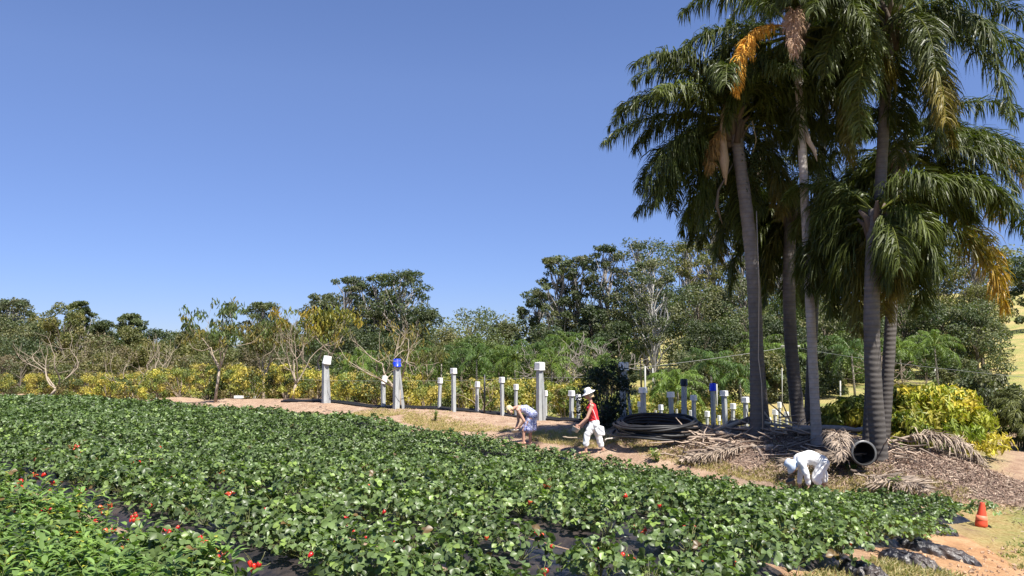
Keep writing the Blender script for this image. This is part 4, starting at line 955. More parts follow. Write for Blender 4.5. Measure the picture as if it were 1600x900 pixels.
stake(1235, 540, 665, 38, .075, M_pole, 'pale timber power pole seen between the palm trunks')
stake(1008, 572, 640, 45, .05, M_pole, 'thin pale upright pole right of the tall braced post', name='pole'); stake(1020, 575, 640, 47, .04, M_pole, 'thin pale pole second right of the tall braced post'); stake(1034, 578, 632, 50, .03, M_pole, 'thin pale pole third right of the tall braced post')
stake(1120, 600, 640, 42, .035, M_pole, 'slim pale stake beneath the small feather palm'); stake(1222, 575, 640, 44, .025, M_pole, 'slim stake left of the timber power pole')
stake(1548, 622, 660, 42, .05, M_pole, 'short pale fence post on the slope left of the cane palm'); stake(1461, 575, 602, 60, .06, M_pole, 'short grey fence post on the tan bank'); stake(1313, 595, 650, 42, .04, M_pole, 'thin pale stake on the tan bank behind the pipe palm')
cr = MB(); t = P(1235, 541, 38); tube(cr, [t + [-.45, 0, 0], t + [.45, 0, 0]], .04, 5); 
o = cr.build('crossarm', M_pole); po = [q for q in bpy.data.objects if q.get('label', '').startswith('pale timber power pole')][0]; o.parent = po; o.location = -po.location
def wire(pts, rad, lab, name='wire'):
    out = []
    for a, b in zip(pts[:-1], pts[1:]):
        for s in np.linspace(0, 1, 12, endpoint=False): q = a + (b - a) * s; q = q - np.array([0, 0, 1.]) * 4 * s * (1 - s) * .006 * np.linalg.norm(b - a); out.append(q)
    out.append(pts[-1]); mb = MB(); tube(mb, out, rad, 4); o = mb.build(name, M_wire, loc=out[0]); tag(o, lab, 'wire')
wire([P(955, 579, 40), P(1165, 553, 38), P(1235, 541, 38)], .011, 'pale overhead wire running left from the timber pole'); wire([P(1235, 541, 38), P(1640, 593, 19)], .006, 'pale overhead wire running right from the timber pole across the palms')
wire([P(450, 592, 34), P(620, 595, 31), P(785, 592, 29), P(843, 590, 27.5), P(975, 588, 25.5)], .004, 'thin fence wire strung behind the white-capped posts')

# ------------------------------------------------------------------ pipe coil, culvert, litter
def coil():
    c = hit(1026, 678); c = np.array([P(1026, 680, 20.9)[0], 20.9, 0]); c[2] = Gs(c[0], c[1]); mb = MB(); r = np.random.default_rng(2); pts = []; n = 15
    for k in range(n * 40):
        t = k / 40; a = k / 40 * 2 * math.pi; lay = t / n; rr = 1.0 + .07 * math.sin(t * 2.3) + .05 * math.sin(a * .37 + t) + .04 * math.sin(2 * a + t * 1.7); z = .04 + .34 * lay + .03 * math.sin(a * 1 + t * 1.9) + .02 * math.sin(a * 2 + t)
        pts.append([rr * math.cos(a), rr * .92 * math.sin(a), z * .85 + .11 * (1 + math.sin(a)) + .03 * math.sin(3 * a + t * 2.6) + .03 * math.sin(a + 2.2)])
    tube(mb, pts, .034, 7); pts2 = []
    for k in range(6 * 40):
        t = k / 40; a = t * 2 * math.pi; rr = .93 + .04 * math.sin(t * 3.1); pts2.append([rr * math.cos(a), rr * .9 * math.sin(a), .05 + .22 * t / 6 + .16 * (1 + math.sin(a))])
    tube(mb, pts2, .034, 7); e = [[1.0, -.3, .06], [1.25, -.55, .03], [1.6, -.7, .02], [1.95, -.95, .03]]; tube(mb, e, .034, 7)
    o = mb.build('pipe_coil', M_pipe); o.location = c; tag(o, 'large coil of black polythene pipe lying on the dirt left of the palms', 'pipe coil')
coil()
def culvert():
    c = P(1350, 708, 16.9); mb = MB(); ax = nrm([.02, 1.0, -.05]); M = Matrix.Translation(Vector(c)) @ Vector(ax).to_track_quat('Z', 'Y').to_matrix().to_4x4(); Ro, Ri = .25, .228
    prof = [(Ri, 0), (Ro + .012, 0), (Ro + .012, .05)]
    for k in range(9): prof += [(Ro, .06 + k * .14), (Ro, .12 + k * .14), (Ro - .012, .14 + k * .14), (Ro - .012, .18 + k * .14)]
    prof += [(Ri, 1.32), (Ri, 0)]; lathe(mb, prof, 32, M=M, close=False); o = mb.build('culvert_pipe', M_pipe, loc=c); root = tag(o, 'wide open-ended black drain pipe lying among the dead fronds', 'pipe')
    rm = MB(); lathe(rm, [(Ri - .002, -.006), (Ro + .016, -.006), (Ro + .016, .02), (Ri - .002, .02), (Ri - .002, -.006)], 32, M=M, close=False); q = rm.build('rim', stdmat('worn_rim', (.10, .10, .10), .4, 6, .4, .1), loc=c); q.parent = root; q.location = (0, 0, 0)
culvert()
# fallen fronds
FF = [(1303, 684, 17.2, 1.5, -1.85, 'pale dead palm frond fanned out in front of the black drain pipe', 1.6), (1335, 722, 16.6, 1.7, -1.1, 'dead palm frond draped below the drain pipe mouth', .5), (1210, 668, 21.2, 2.6, .1, 'long dead frond lying across the heap right of the thick palm', 1),
      (1225, 678, 20.5, 2.4, .3, 'dead frond on top of the heap between the palms', 1), (1195, 690, 20.2, 2.3, -.2, 'dead frond at the foot of the thick palm, right side', 1), (1100, 688, 20.8, 2.2, .15, 'bleached dead frond right of the pipe coil', .7),
      (1110, 700, 20.0, 2.0, .3, 'dead frond lying in front of the debris heap', .6), (1395, 690, 17.9, 1.9, -.35, 'brown dead frond arching down right of the pipe palm', 1.6), (1290, 685, 19.0, 1.9, .2, 'dead frond behind the figure in white', 1.2),
      (1240, 700, 19.4, 2.0, .05, 'dead frond low in the heap left of the slender palm', 1.1), (1180, 700, 19.3, 1.8, 3.3, 'dead frond pointing left from the thick palm foot', .8), (1362, 688, 17.3, 1.9, 3.0, 'dead frond on top of the black drain pipe', 1.2), (1400, 700, 18.2, 1.8, -.3, 'dead frond behind the foot of the pipe palm', 1.2)]
for k, (px, py, Y, L, az, lab, lift) in enumerate(FF):
    r = np.random.default_rng(300 + k); b = P(px, py, Y); g0 = Gs(b[0], b[1]); b[2] = max(b[2], g0 + .05); c = np.array([.36, .28, .21]) * r.uniform(.6, 1.2)
    fan = k in (0, 7)
    f = frond(L, az, (.25 if fan else .10) * lift, (.9 if fan else .45) * lift, 300 + k, tuple(c), None, .5, lmax=.36 if k == 0 else .55, dens=.7, grav=.5 if fan else .12)
    for V in f.V:
        gz = G(V[:, 0] + b[0], V[:, 1] + b[1]) + .02 + np.abs(r.normal(0, .035, len(V))); V[:, 2] = np.maximum(gz - b[2] + (V[:, 2] - gz + b[2]) * (1 if fan else .45), gz - b[2])
    o = f.build('fallen_frond', M_dead, None, False); o.location = b; tag(o, lab, 'palm frond', 'dead fronds in the heap under the palms')
# logs and sticks
LG = [((1090, 688), (1175, 652), 20.6, .06, 'pale split log leaning up to the left side of the thick palm', (.42, .33, .24)), ((1140, 665), (1172, 655), 20.9, .09, 'dark log resting on the debris heap', (.13, .10, .08)), ((1068, 707), (1180, 711), 19.2, .03, 'long thin dark branch lying flat on the soil', (.17, .12, .09)),
      ((1176, 716), (1207, 697), 19.2, .07, 'short thick weathered log in front of the heap', (.36, .29, .22)), ((1195, 713), (1245, 708), 19.0, .04, 'straight brown branch left of the figure in white', (.28, .2, .15)), ((1192, 660), (1300, 680), 20.9, .04, 'long pale pole lying across the top of the heap', (.5, .41, .3)),
      ((1190, 640), (1222, 680), 20.4, .025, 'thin pale stick propped against the thick palm', (.5, .4, .3)), ((1105, 685), (1150, 700), 20.0, .05, 'broken log at the right rim of the pipe coil', (.4, .3, .22)), ((1150, 694), (1162, 716), 19.6, .045, 'short broken stump end in the debris', (.2, .14, .1)),
      ((1240, 668), (1355, 672), 19.6, .07, 'long grey log running from the slender palm to the drain pipe', (.3, .27, .24)), ((1120, 676), (1165, 690), 20.1, .055, 'pale splintered log in the middle of the left heap', (.52, .38, .26)), ((1185, 702), (1195, 722), 18.8, .03, 'small forked stick on the soil', (.2, .15, .12)),
      ((1330, 735), (1350, 744), 16.9, .03, 'dark stick below the dead fronds', (.12, .09, .07)), ((1400, 745), (1425, 757), 16.0, .035, 'dark stick on the mulch slope', (.12, .09, .07)), ((945, 687), (970, 682), 20.5, .02, 'thin pale stick on the soil right of the walking woman', (.6, .55, .48)), ((880, 683), (908, 685), 21, .02, 'thin stick on the soil behind the walking woman', (.45, .35, .25))]
for k, (a, b, Y, rad, lab, c) in enumerate(LG):
    r = np.random.default_rng(k); p = P(*a, Y); q = P(*b, Y - .2 if k % 2 else Y + .2); p[2] = max(p[2], Gs(p[0], p[1]) + rad * .6); q[2] = max(q[2], Gs(q[0], q[1]) + rad * .6)
    s = np.linspace(0, 1, 8)[:, None]; pts = (q - p) * s + r.normal(0, rad * .35, (8, 3)); mb = MB(); tube(mb, pts, rad * (1 - .3 * s[:, 0]) * r.uniform(.85, 1.15, 8), 8, c); o = mb.build('dead_branch', M_stick); o.location = p; tag(o, lab, 'branch', 'logs and sticks in the debris')
# litter
mb = MB(); r = np.random.default_rng(21); K = 24000
x = np.concatenate([r.normal(7.4, 2.0, K), r.normal(9.6, 1.3, K // 2), r.normal(4.9, 1.0, K // 5)]); y = np.concatenate([r.normal(18.6, 1.6, K), r.normal(16.2, 1.0, K // 2), r.normal(20.2, .7, K // 5)])
a, b = ab(x, y); ok = (b > FB1 + .2) | (a < field_end(b) - .8); x = x[ok]; y = y[ok]; K = len(x)
z = G(x, y) + .02 + r.random(K) * .05; N = nrm(r.normal(0, .45, (K, 3)) + [0, 0, 1.]); X, Y_, Z = frames(N, r)
cs = np.array([(.36, .25, .18), (.26, .17, .12), (.48, .37, .27), (.16, .10, .075)])[r.integers(0, 4, K)] * r.uniform(.7, 1.2, (K, 1))
scatter(mb, np.array([[-.5, -.08, 0], [.5, -.1, .05], [.55, .08, .05], [-.5, .1, 0]]), np.array([[0, 1, 2, 3]]), np.stack([x, y, z], -1), X, Y_, Z, r.uniform(.025, .09, K), cs)
tag(mb.build('leaf_litter', M_dead, None, False), 'brown leaf litter and bark mulch under the palms', 'leaf litter', kind='stuff')
# twigs in the heap
mb = MB()
for k in range(330):
    if k < 110: x, y = r.normal(4.7, .55), r.normal(20.1, .4)
    elif k < 250: x, y = r.normal(6.9, .7), r.normal(20., .55)
    else: x, y = r.normal(8.2, .8), r.normal(18.0, .5)
    z = Gs(x, y) + abs(r.normal(0, .16)); L = r.uniform(.2, .8); d = nrm([r.normal(), r.normal() * .5, r.normal(0, .25)]); q = np.array([x, y, z])
    tube(mb, [q, q + d * L * .5 + r.normal(0, .03, 3), q + d * L], [.02, .018, .008], 4, np.array([.38, .29, .22]) * r.uniform(.4, 1.3), False)
tag(mb.build('twig_debris', M_stick), 'tangle of broken twigs and frond stems in the heap', 'debris', kind='stuff')
# grass
def grass(xs, ys, hmin, hmax, cols, r, name, lab, w=.006, nb=9):
    K = len(xs) * nb; x = np.repeat(xs, nb) + r.normal(0, .035, K); y = np.repeat(ys, nb) + r.normal(0, .035, K); z = G(x, y) - .01
    d = nrm(np.stack([r.normal(0, .5, K), r.normal(0, .5, K), np.ones(K)], -1)); s = nrm(np.cross(d, r.normal(size=(K, 3)))) * w; h = r.uniform(hmin, hmax, K)[:, None]
    p = np.stack([x, y, z], -1); bend = np.stack([d[:, 0], d[:, 1], -.2 * np.ones(K)], -1) * h * .4
    V = np.stack([p - s, p + s, p + d * h * .6 + s * .7, p + d * h * .6 - s * .7, p + d * h + bend], 1); b = (np.arange(K) * 5)[:, None]; m_ = MB()
    cc = np.array(cols)[r.integers(0, len(cols), K)] * r.uniform(.75, 1.2, (K, 1)); m_.add(V.reshape(-1, 3), b + np.array([[0, 1, 2, 3]]), np.repeat(cc, 5, 0)); m_.L.append((b + np.array([[3, 2, 4]])).ravel()); m_.N.append(np.full(K, 3))
    tag(m_.build(name, M_leaf, None, False), lab, 'grass', kind='stuff')
DRY = [(.5, .40, .2), (.42, .34, .16), (.34, .3, .12), (.2, .22, .07)]; GRN = [(.2, .24, .06), (.14, .2, .05), (.32, .3, .1)]
K = 9000; x = r.uniform(6, 16, K); y = r.uniform(9, 27, K); a, b = ab(x, y); m_ = (x > .52 * y - .2) & (x < .68 * y) & (a < 3.2) & (noise(x, y, 1.3, 3) > -.12) & (np.abs(x - (.62 * y + .6)) > .7 * (y > 16))
grass(x[m_], y[m_], .02, .08, DRY, r, 'dry_grass', 'short dry straw coloured grass right of the mulch heap')
K = 1500; x = r.normal(8.0, .9, K); y = r.normal(13.2, .9, K); a, b = ab(x, y); m_ = (a < 3.6) & (noise(x, y, 2.1, 1) > 0.0); grass(x[m_], y[m_], .03, .09, GRN, r, 'green_grass', 'low green weeds and grass round the foot of the cone', .008)
K = 1500; a = r.uniform(2.3, 3.4, K); b = r.uniform(5.5, 9, K); x, y = xy(a, b); grass(x, y, .04, .13, DRY, r, 'dry_grass', 'dry grass fringe at the lower right end of the rows')
K = 5200; a = r.uniform(5, 26, K); b = 16.15 + np.abs(r.normal(0, .75, K)); x, y = xy(a, b); m_ = noise(x, y, 1.1, 2) > -.05; grass(x[m_], y[m_], .03, .12, DRY[:3], r, 'dry_grass', 'sparse dry grass along the dirt strip behind the strawberry rows')
mb = MB(); K = 2600; a = np.concatenate([r.uniform(.5, 3.8, K // 2), r.uniform(5, 26, K // 2)]); b = np.concatenate([r.uniform(5, 15, K // 2), 16.2 + np.abs(r.normal(0, 1.6, K // 2))]); x, y = xy(a, b)
X, Y_, Z = frames(r.normal(size=(K, 3)), r); scatter(mb, ico, icf, np.stack([x, y, G(x, y) + .012], -1), X, Y_, Z, np.stack([r.uniform(.006, .035, K)] * 3, -1) * r.uniform(.5, 1.3, (K, 3)), np.array([.44, .29, .18]) * r.uniform(.5, 1.15, (K, 1)))
tag(mb.build('soil_clods', M_dead, None, False), 'clods and stones scattered on the bare soil', 'clods', kind='stuff')
# things lying on the dirt strip at the left
def flat_hose():
    mb = MB(); p = [P(268, 624, 43), P(300, 626, 42), P(345, 627, 41.5), P(385, 629, 40.5), P(388, 631, 40)]; p = [np.array([q[0], q[1], Gs(q[0], q[1]) + .06]) for q in p]; tube(mb, p, .06, 6); tube(mb, [q + [.2, -.3, 0] for q in p[:4]], .045, 6)
    o = mb.build('irrigation_hose', M_pipe, loc=p[0]); tag(o, 'black irrigation hose lying on the dirt strip at the left', 'hose')
    for (px, py, Y, s, mt, lab) in [(386, 625, 41, (.75, .4, .16), M_pale, 'white plastic tray at the end of the black hose'), (373, 630, 39.5, (.4, .3, .1), M_pale, 'small white tray in front of the larger one'), (391, 621, 42, (.35, .3, .25), stdmat('green_tub', (.10, .16, .12), .5), 'small dull green tub behind the white tray')]:
        b = P(px, py, Y); b[2] = Gs(b[0], b[1]) + .02; mb = MB(); sx, sy, sz = s; t = .02
        box(mb, [0, 0, t], [sx, sy, t]); box(mb, [-sx / 2 + t, 0, sz / 2 + .03], [t, sy, sz], top=1); box(mb, [sx / 2 - t, 0, sz / 2 + .03], [t, sy, sz]); box(mb, [0, -sy / 2 + t, sz / 2 + .03], [sx - .07, t, sz - .01]); box(mb, [0, sy / 2 - t, sz / 2 + .03], [sx - .07, t, sz - .01])
        o = mb.build('tray', mt, None, False); o.location = b; tag(o, lab, 'tray')
flat_hose()
# black weed-mat along the foot of the posts
mb = MB(); ln = [(440, 624, 35.2), (508, 629, 33.3), (619, 639, 30.8), (708, 643, 29.3), (785, 648, 28.4), (843, 657, 27.2), (900, 661, 26.2), (975, 666, 24.8)]
pts = []; 
for (a, b) in zip(ln[:-1], ln[1:]):
    for s in np.linspace(0, 1, 10, endpoint=False): q = P(*a) * (1 - s) + P(*b) * s; q[2] = Gs(q[0], q[1]) + .03 + .012 * math.sin(len(pts)); pts.append(q)
pts = np.array(pts); tube(mb, pts, .05, 6); tube(mb, pts + [.0, .35, .02], .06, 6); o = mb.build('edging_pipe', M_pipe, loc=pts[0]); tag(o, 'black plastic edging pipe along the foot of the post row', 'pipe')

# traffic cone
def cone():
    p = P(1533, 823, 13.3); p[2] = Gs(p[0], p[1]) + .01; root = empty('traffic_cone', p, 'faded orange traffic cone without a base, leaning on the grass', 'traffic cone'); mo = stdmat('cone_orange', (.74, .085, .035), .45, 6, .3, .15, .004, dark=(.75, .7, .65)); M = Matrix.Rotation(R(6), 4, 'Y') @ Matrix.Scale(.88, 4)
    m_ = MB(); lathe(m_, [(.032, .44), (.038, .44), (.04, .43), (.085, .2), (.105, .06), (.107, .03), (.098, .0), (.09, .0), (.098, .03), (.035, .43)], 24, M=M, close=False); m_.build('body', mo, root)
    b_ = MB(); lathe(b_, [(.087, .205), (.0895, .205), (.102, .125), (.0995, .12)], 24, M=M, close=False); V = b_.V[0]; 
    b_.build('scuff_band', stdmat('scuff', (.80, .17, .08), .6, 14, .6, .1, .002, dark=(.9, 1.6, 2.2)), root)
cone()

# ------------------------------------------------------------------ people
def capsule(mb, a, b, r0, r1, flat=(1, 1, 1), n=14):
    a = np.asarray(a, float); b = np.asarray(b, float); L = np.linalg.norm(b - a); d = (b - a) / (L + 1e-9); prof = []
    for k in range(6): t = k / 6 * math.pi / 2; prof.append((max(.0008, r0 * math.sin(t)), -r0 * math.cos(t)))
    for k in range(7): t = k / 6 * math.pi / 2; prof.append((max(.0008, r1 * math.cos(t)), L + r1 * math.sin(t)))
    q = Vector(d).to_track_quat('Z', 'Y').to_matrix().to_4x4(); lathe(mb, prof, n, M=Matrix.Translation(Vector(a)) @ q)
def ellip(mb, c, s, M=None, n=16):
    prof = [(max(.001, math.sin(t)), -math.cos(t)) for t in np.linspace(0, math.pi, 11)]; T_ = Matrix.Translation(Vector(c)) @ (M.to_4x4() if M is not None else Matrix.Identity(4)) @ Matrix.Diagonal((*s, 1)); lathe(mb, prof, n, M=T_)
def solidify(mb, name, mat, parent, voxel=.008, smooth=3, cut=None):
    me = mb.mesh(name, mat); o = bpy.data.objects.new(name, me); COL.objects.link(o)
    m = o.modifiers.new('r', 'REMESH'); m.mode = 'VOXEL'; m.voxel_size = voxel; m.use_smooth_shade = True
    if smooth: s = o.modifiers.new('s', 'SMOOTH'); s.factor = .5; s.iterations = smooth
    dg = bpy.context.evaluated_depsgraph_get(); nm = bpy.data.meshes.new_from_object(o.evaluated_get(dg)); o.modifiers.clear(); o.data = nm; nm.name = name
    nm.materials.clear(); nm.materials.append(mat)
    for p in nm.polygons: p.use_smooth = True
    if 'cloth' in mat.name or 'print' in mat.name:
        nv = len(nm.vertices); co = np.empty(nv * 3, np.float32); nm.vertices.foreach_get('co', co); co = co.reshape(-1, 3); no = np.empty(nv * 3, np.float32); nm.vertices.foreach_get('normal', no); no = no.reshape(-1, 3)
        h = np.sin(co[:, 0] * 38 + 5 * np.sin(co[:, 2] * 11) + co[:, 1] * 17) + .7 * np.sin(co[:, 2] * 31 + co[:, 0] * 23 + 3 * np.sin(co[:, 1] * 19)) + .5 * np.sin(co[:, 1] * 61 + 4 * np.sin(co[:, 2] * 9))
        nm.vertices.foreach_set('co', (co + no * (h * .0032)[:, None]).astype(np.float32).ravel()); nm.update()
    o.parent = parent; return o
def hand(mb, w, d, nrmv, L=.17, curl=.7):
    """palm and five fingers from wrist w along d; fingers curl toward nrmv"""
    d = nrm(d); nv = nrm(nrmv - d * np.dot(d, nrmv)); s = np.cross(d, nv)
    for k in range(4): capsule(mb, w + s * (k - 1.5) * .012, w + d * .085 + s * (k - 1.5) * .021, .013, .011, n=8)
    for k, fl in enumerate((.066, .076, .07, .055)):
        p = w + d * .085 + s * (k - 1.5) * .021; d1 = nrm(d + nv * curl * .6); d2 = nrm(d + nv * curl * 1.8); q = p + d1 * fl * .5; capsule(mb, p, q, .0095, .009, n=8); capsule(mb, q, q + d2 * fl * .5, .009, .007, n=8)
    p = w + d * .03 - s * .03; q = p + nrm(d * .6 - s * .7 + nv * .5) * .04; capsule(mb, p, q, .012, .011, n=8); capsule(mb, q, q + nrm(d + nv * .8) * .03, .0105, .008, n=8)
def head(mb, c, fwd, up, s=1.0):
    fwd = nrm(fwd); up = nrm(up - fwd * np.dot(up, fwd)); sd = np.cross(up, fwd); M = Matrix((tuple(sd), tuple(fwd), tuple(up))).transposed()
    f = lambda x, y, z: np.asarray(c) + sd * x * s + fwd * y * s + up * z * s
    ellip(mb, f(0, -.01, .025), (.075 * s, .095 * s, .095 * s), M); ellip(mb, f(0, .025, -.035), (.058 * s, .068 * s, .078 * s), M)
    capsule(mb, f(0, .088, .02), f(0, .112, -.015), .009 * s, .014 * s, n=8)        # nose
    ellip(mb, f(0, .088, -.048), (.024 * s, .012 * s, .008 * s), M); ellip(mb, f(0, .08, -.09), (.022 * s, .02 * s, .018 * s), M); ellip(mb, f(0, .078, .035), (.05 * s, .018 * s, .012 * s), M)
    for x in (-1, 1): ellip(mb, f(x * .076, -.012, -.005), (.012 * s, .02 * s, .032 * s), M)
    return f, M
def eyes(f, M, s, parent):
    for x in (-1, 1): m_ = MB(); ellip(m_, f(x * .03, .082, .012), (.013 * s, .01 * s, .009 * s), M, 10); o = m_.build('eye', stdmat('eye_dark', (.03, .02, .015), .2, 3, 0, 0), parent)

def walking_woman():
    Y = 20.7; O = P(926, 700, Y); O[2] = Gs(O[0], O[1]) + .0; root = empty('person', O, 'woman in a red sleeveless top, white trousers and white hat, walking left with a container', 'person')
    zz = O[2] - P(926, 702, Y)[2]
    J = lambda px, py, dy=0.: P(px, py, Y + dy) - O + np.array([0, 0, zz * (1 - (702 - py) / 110)])
    b = MB(); nk = J(923, 625); hd = J(918.5, 614.5)
    f, M = head(b, hd, np.array([-1, -.15, -.22]), np.array([-.2, 0, 1.]), 1.0)
    capsule(b, nk + [0, 0, -.03], hd + [.03, 0, -.03], .052, .05)
    ch = J(925, 637); wa = J(928, 648); hp = J(928, 655)
    for dy in (-.06, .06): capsule(b, ch + [0, dy * 1.2, .04], wa + [0, dy, 0], .10, .095); capsule(b, wa + [0, dy, 0], hp + [0, dy * 1.2, 0], .095, .12)
    sl = J(925, 631.5, -.17); sr = J(925, 631.5, .17); capsule(b, sl, sr, .055, .055)
    el = J(917, 649.5, -.23); wr = J(905, 659.5, -.22); capsule(b, sl, el, .052, .038); capsule(b, el, wr, .040, .026); hand(b, wr, np.array([-.75, 0, -.6]), np.array([-.2, .8, -.2]))
    er = J(920, 649, .2); w2 = J(911, 659, .16); capsule(b, sr, er, .05, .038); capsule(b, er, w2, .038, .026); hand(b, w2, np.array([-.8, -.1, -.5]), np.array([0, -.8, -.2]))
    k1 = J(917, 675, -.09); a1 = J(915, 697, -.10); k2 = J(935, 675, .09); a2 = J(942, 696, .10)
    for h_, k_, a_ in ((hp + [0, -.09, 0], k1, a1), (hp + [0, .09, 0], k2, a2)):
        capsule(b, h_, k_, .088, .055); capsule(b, k_, a_, .055, .035)
        capsule(b, a_ + [.02, 0, -.03], a_ + [-.16, 0, -.06], .035, .028)
    solidify(b, 'body', M_skin, root, .007, 2); eyes(f, M, 1.0, root)
    t = MB()
    for dy in (-.06, .06): capsule(t, ch + [0, dy * 1.15, .06], wa + [0, dy, -.0], .112, .112); capsule(t, wa + [0, dy, 0], wa + [.0, dy, -.08], .112, .128)
    capsule(t, sl + [0, .05, .0], sr + [0, -.05, .0], .06, .06); capsule(t, ch + [-.06, -.06, .02], ch + [-.06, .06, .02], .085, .085); solidify(t, 'top', M_cloth_r, root, .012, 4)
    tr = MB(); hem1 = J(915.5, 688, -.1); hem2 = J(939, 690, .1)
    capsule(tr, hp + [0, -.05, .0], hp + [0, .05, .0], .122, .122)
    for h_, k_, m_ in ((hp + [0, -.08, 0], k1, hem1), (hp + [0, .08, 0], k2, hem2)): capsule(tr, h_ + [.01, 0, -.01], h_ + [.01, 0, -.06], .125, .125); capsule(tr, h_, k_, .118, .088); capsule(tr, k_, m_ + [0, 0, .02], .088, .082)
    solidify(tr, 'trousers', M_cloth_w, root, .012, 3)
    h = MB(); T_ = Matrix.Translation(Vector(f(0, -.03, .05))) @ M.to_4x4()
    for a_ in np.linspace(0, 6.28, 26): 
        d = np.array([math.cos(a_), math.sin(a_), 0]); 
        if d[1] > .35: continue
        p0 = f(d[0] * .075, d[1] * .09 - .02, .06); capsule(h, p0, f(d[0] * .09, d[1] * .11 - .03, -.085), .02, .014, n=6)
    solidify(h, 'hair', M_hair, root, .009, 1)
    ht = MB(); prof = [(.001, .105), (.05, .102), (.082, .085), (.094, .04), (.098, .0), (.13, -.012), (.185, -.035), (.187, -.04), (.13, -.02), (.095, -.008), (.08, .06)]; Mh = Matrix.Translation(Vector(f(0, -.02, .065))) @ (M @ Matrix.Rotation(R(-12), 3, 'X')).to_4x4(); lathe(ht, prof, 28, M=Mh, close=False); ht.build('sun_hat', M_cloth_w, root)
    # bag worn across the body
    bg_ = MB(); bp = J(936, 664, -.16); q0 = O
    [capsule(bg_, bp + [x, .01, .04 - .3 * abs(x)], bp + [x * .8 + .05, .01, -.16], .035, .035) for x in (-.09, -.05, 0, .05, .09)]; o = solidify(bg_, 'shoulder_bag', M_cloth_w, None, .01, 4); o.location = O; o.parent = None
    tag(o, 'white cloth shoulder bag hanging at the hip of the walking woman', 'bag')
    stp = MB(); tube(stp, [J(922, 628, -.13), J(925, 634, -.2), J(929, 643, -.22), J(932, 652, -.2), J(934, 660, -.17)], .007, 6); s_ = stp.build('strap', M_cloth_w, o)
    cb = MB(); c = J(899, 666, -.16); Mc = Matrix.Translation(Vector(c)) @ Matrix.Rotation(R(28), 4, 'Y'); lathe(cb, [(.03, -.06), (.075, -.06), (.08, -.055), (.10, .05), (.106, .055), (.10, .058), (.07, -.045), (.03, -.05)], 18, M=Mc); o2 = cb.build('punnet', stdmat('beige_plastic', (.62, .5, .4), .5), None); o2.location = O; tag(o2, 'beige picking container held by the walking woman', 'container')
walking_woman()

def bending_woman():
    Y = 22.4; O = P(826, 687, Y); O[2] = Gs(O[0], O[1]); zz = O[2] - P(826, 687, Y)[2]; root = empty('person', O, 'blonde woman in a blue and white patterned dress bending over the strawberries', 'person')
    J = lambda px, py, dy=0.: P(px, py, Y + dy) - O + np.array([0, 0, zz])
    b = MB(); hd = J(796.5, 634); f, M = head(b, hd, np.array([-.45, -.15, -.85]), np.array([-.9, 0, .45]), .98); nk = J(806, 630); capsule(b, nk, hd, .055, .05)
    up_ = J(811, 631.5); md = J(822, 632); hp = J(832, 641)
    for dy in (-.07, .07): capsule(b, up_ + [0, dy, 0], md + [0, dy, -.02], .095, .10); capsule(b, md + [0, dy, -.02], hp + [0, dy, 0], .10, .125)
    sl = J(809, 634, -.18); sr = J(809, 634, .18); capsule(b, sl, sr, .058, .058)
    el = J(819, 651, -.2); wr = J(811, 660, -.14); capsule(b, sl, el, .052, .04); capsule(b, el, wr, .04, .026); hand(b, wr, np.array([-.8, .2, -.4]), np.array([.1, .3, -1.]))
    e2 = J(810, 651, .16); w2 = J(806, 662, .08); capsule(b, sr, e2, .052, .038); capsule(b, e2, w2, .038, .026); hand(b, w2, np.array([-.2, -.2, -1.]), np.array([-.6, -.5, 0]))
    for (kx, ax, dy) in ((818.5, 818, -.1), (828.5, 828.5, .06)):
        k_ = J(kx, 666, dy); a_ = J(ax, 684, dy); capsule(b, hp + [0, dy, -.02], k_, .10, .062); capsule(b, k_, a_, .06, .038); capsule(b, a_ + [.03, 0, -.02], a_ + [-.16, 0, -.03], .038, .03)
    solidify(b, 'body', M_skin, root, .0075, 2); eyes(f, M, .98, root)
    d = MB()
    for dy in (-.07, .07): capsule(d, J(816, 632) + [0, dy, 0], md + [0, dy, -.01], .105, .118); capsule(d, md + [0, dy, -.01], hp + [0, dy, 0], .118, .145)
    for k in range(11):
        a_ = k / 11 * 6.28; c_, s_ = math.cos(a_), math.sin(a_); capsule(d, hp + [c_ * .06 - .02, s_ * .1, -.02], J(826.5, 663.5) + [c_ * .17, s_ * .17, .0], .085, .055)
    capsule(d, hp + [0, 0, -.05], J(826, 660), .13, .17); solidify(d, 'dress', M_dress, root, .012, 3)
    h = MB(); ellip(h, f(0, -.03, .045), (.092, .105, .092), M); ellip(h, f(0, -.06, -.02), (.08, .06, .085), M)
    for k in range(9): x = -.08 + k * .02; capsule(h, f(x, -.03, .09), f(x * 1.1, .05 + .02 * (k % 2), .075), .022, .012, n=6)
    for x in (-1, 1): capsule(h, f(x * .075, .0, .05), f(x * .078, .05, -.05), .03, .016, n=8)
    solidify(h, 'hair', M_hair, root, .01, 2)
    cb = MB(); c = J(804.5, 666, -.03); lathe(cb, [(.03, -.05), (.07, -.05), (.12, .02), (.128, .024), (.12, .03), (.06, -.03), (.02, -.035)], 18, M=Matrix.Translation(Vector(c))); o2 = cb.build('picking_bowl', stdmat('pale_bowl', (.66, .58, .48), .5), None); o2.location = O; tag(o2, 'shallow pale bowl held low by the bending woman in the dress', 'bowl')
bending_woman()

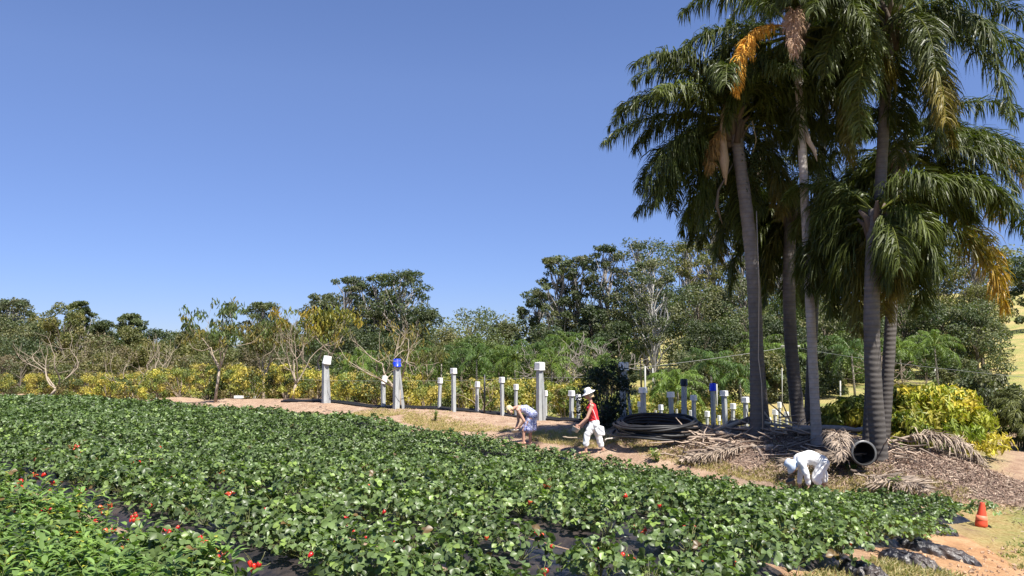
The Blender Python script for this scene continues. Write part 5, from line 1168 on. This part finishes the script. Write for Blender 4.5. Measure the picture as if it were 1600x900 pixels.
def white_person():
    Y = 16.7; O = P(1275, 758, Y); O[2] = Gs(O[0], O[1]); zz = O[2] - P(1275, 760, Y)[2]; root = empty('person', O, 'person all in white with a sun hat, bent double at the right field edge', 'person')
    J = lambda px, py, dy=0.: P(px, py, Y + dy) - O + np.array([0, 0, zz])
    b = MB(); hd = J(1237, 718); f, M = head(b, hd, np.array([-.5, -.25, -.8]), np.array([-.85, 0, .5]), 1.0); nk = J(1245, 710); capsule(b, nk, hd, .055, .05)
    up_ = J(1251, 708); md = J(1267, 704); hp = J(1281, 712)
    sl = J(1252, 712, -.2); sr = J(1252, 712, .2); el = J(1259, 729, -.24); wr = J(1263, 748, -.2); capsule(b, el, wr, .036, .026); hand(b, wr, np.array([-.1, .1, -1.]), np.array([-.9, .2, 0]))
    e2 = J(1251, 729, .2); w2 = J(1249, 746, .12); capsule(b, e2, w2, .036, .026); hand(b, w2, np.array([-.3, 0, -1.]), np.array([.5, -.5, 0])); capsule(b, sl, el, .045, .036); capsule(b, sr, e2, .045, .036)
    capsule(b, up_, md, .11, .11); capsule(b, md, hp, .11, .13)
    legs = ((1275, 737, 1281, 757, -.14), (1286, 733, 1288, 756, .14))
    for (kx, ky, ax, ay, dy) in legs:
        k_ = J(kx, ky, dy); a_ = J(ax, ay, dy); capsule(b, hp + [0, dy, 0], k_, .09, .058); capsule(b, k_, a_, .056, .038); capsule(b, a_ + [.04, 0, -.02], a_ + [-.15, 0, -.03], .038, .03)
    solidify(b, 'body', M_skin, root, .0075, 2); eyes(f, M, 1.0, root)
    s = MB()
    for dy in (-.08, .08): capsule(s, up_ + [0, dy, 0], md + [0, dy, 0], .125, .135); capsule(s, md + [0, dy, 0], hp + [-.02, dy, .02], .135, .15)
    capsule(s, sl + [0, .03, 0], sr + [0, -.03, 0], .085, .085); capsule(s, sl, el, .078, .066); capsule(s, el, wr + [0, 0, .04], .066, .05); capsule(s, sr, e2, .075, .064); capsule(s, e2, w2 + [0, 0, .04], .064, .05); capsule(s, nk + [.02, 0, 0], up_, .075, .1); solidify(s, 'shirt', M_cloth_w, root, .012, 3)
    t = MB(); capsule(t, hp + [0, -.07, 0], hp + [0, .07, 0], .158, .158)
    for (kx, ky, ax, ay, dy) in legs: capsule(t, hp + [0, dy, -.01], J(kx, ky, dy), .135, .10); capsule(t, J(kx, ky, dy), J(kx * .6 + ax * .4, ky * .75 + ay * .25, dy), .095, .085)
    solidify(t, 'trousers', M_cloth_w, root, .012, 3)
    ht = MB(); prof = [(.001, .10), (.05, .098), (.085, .08), (.10, .02), (.105, -.01), (.15, -.05), (.19, -.09), (.186, -.092), (.14, -.055), (.10, -.02), (.085, .06)]; Mh = Matrix.Translation(Vector(f(0, -.015, .06))) @ M.to_4x4(); lathe(ht, prof, 28, M=Mh, close=False); ht.build('sun_hat', stdmat('shaded_white_cloth', (.62, .68, .78), .85, 9, .15, .3, .008), root)  # white hat: its bluish shading is put into the cloth colour
    cb = MB(); c = J(1236, 744, .02); lathe(cb, [(.03, -.06), (.07, -.06), (.095, .05), (.10, .055), (.09, .055), (.065, -.05), (.02, -.05)], 16, M=Matrix.Translation(Vector(c)) @ Matrix.Rotation(R(-25), 4, 'Y')); o2 = cb.build('punnet', stdmat('dark_tub', (.12, .11, .09), .5), None); o2.location = O; tag(o2, 'dark grey tub held low beside the figure in white', 'container')
white_person()
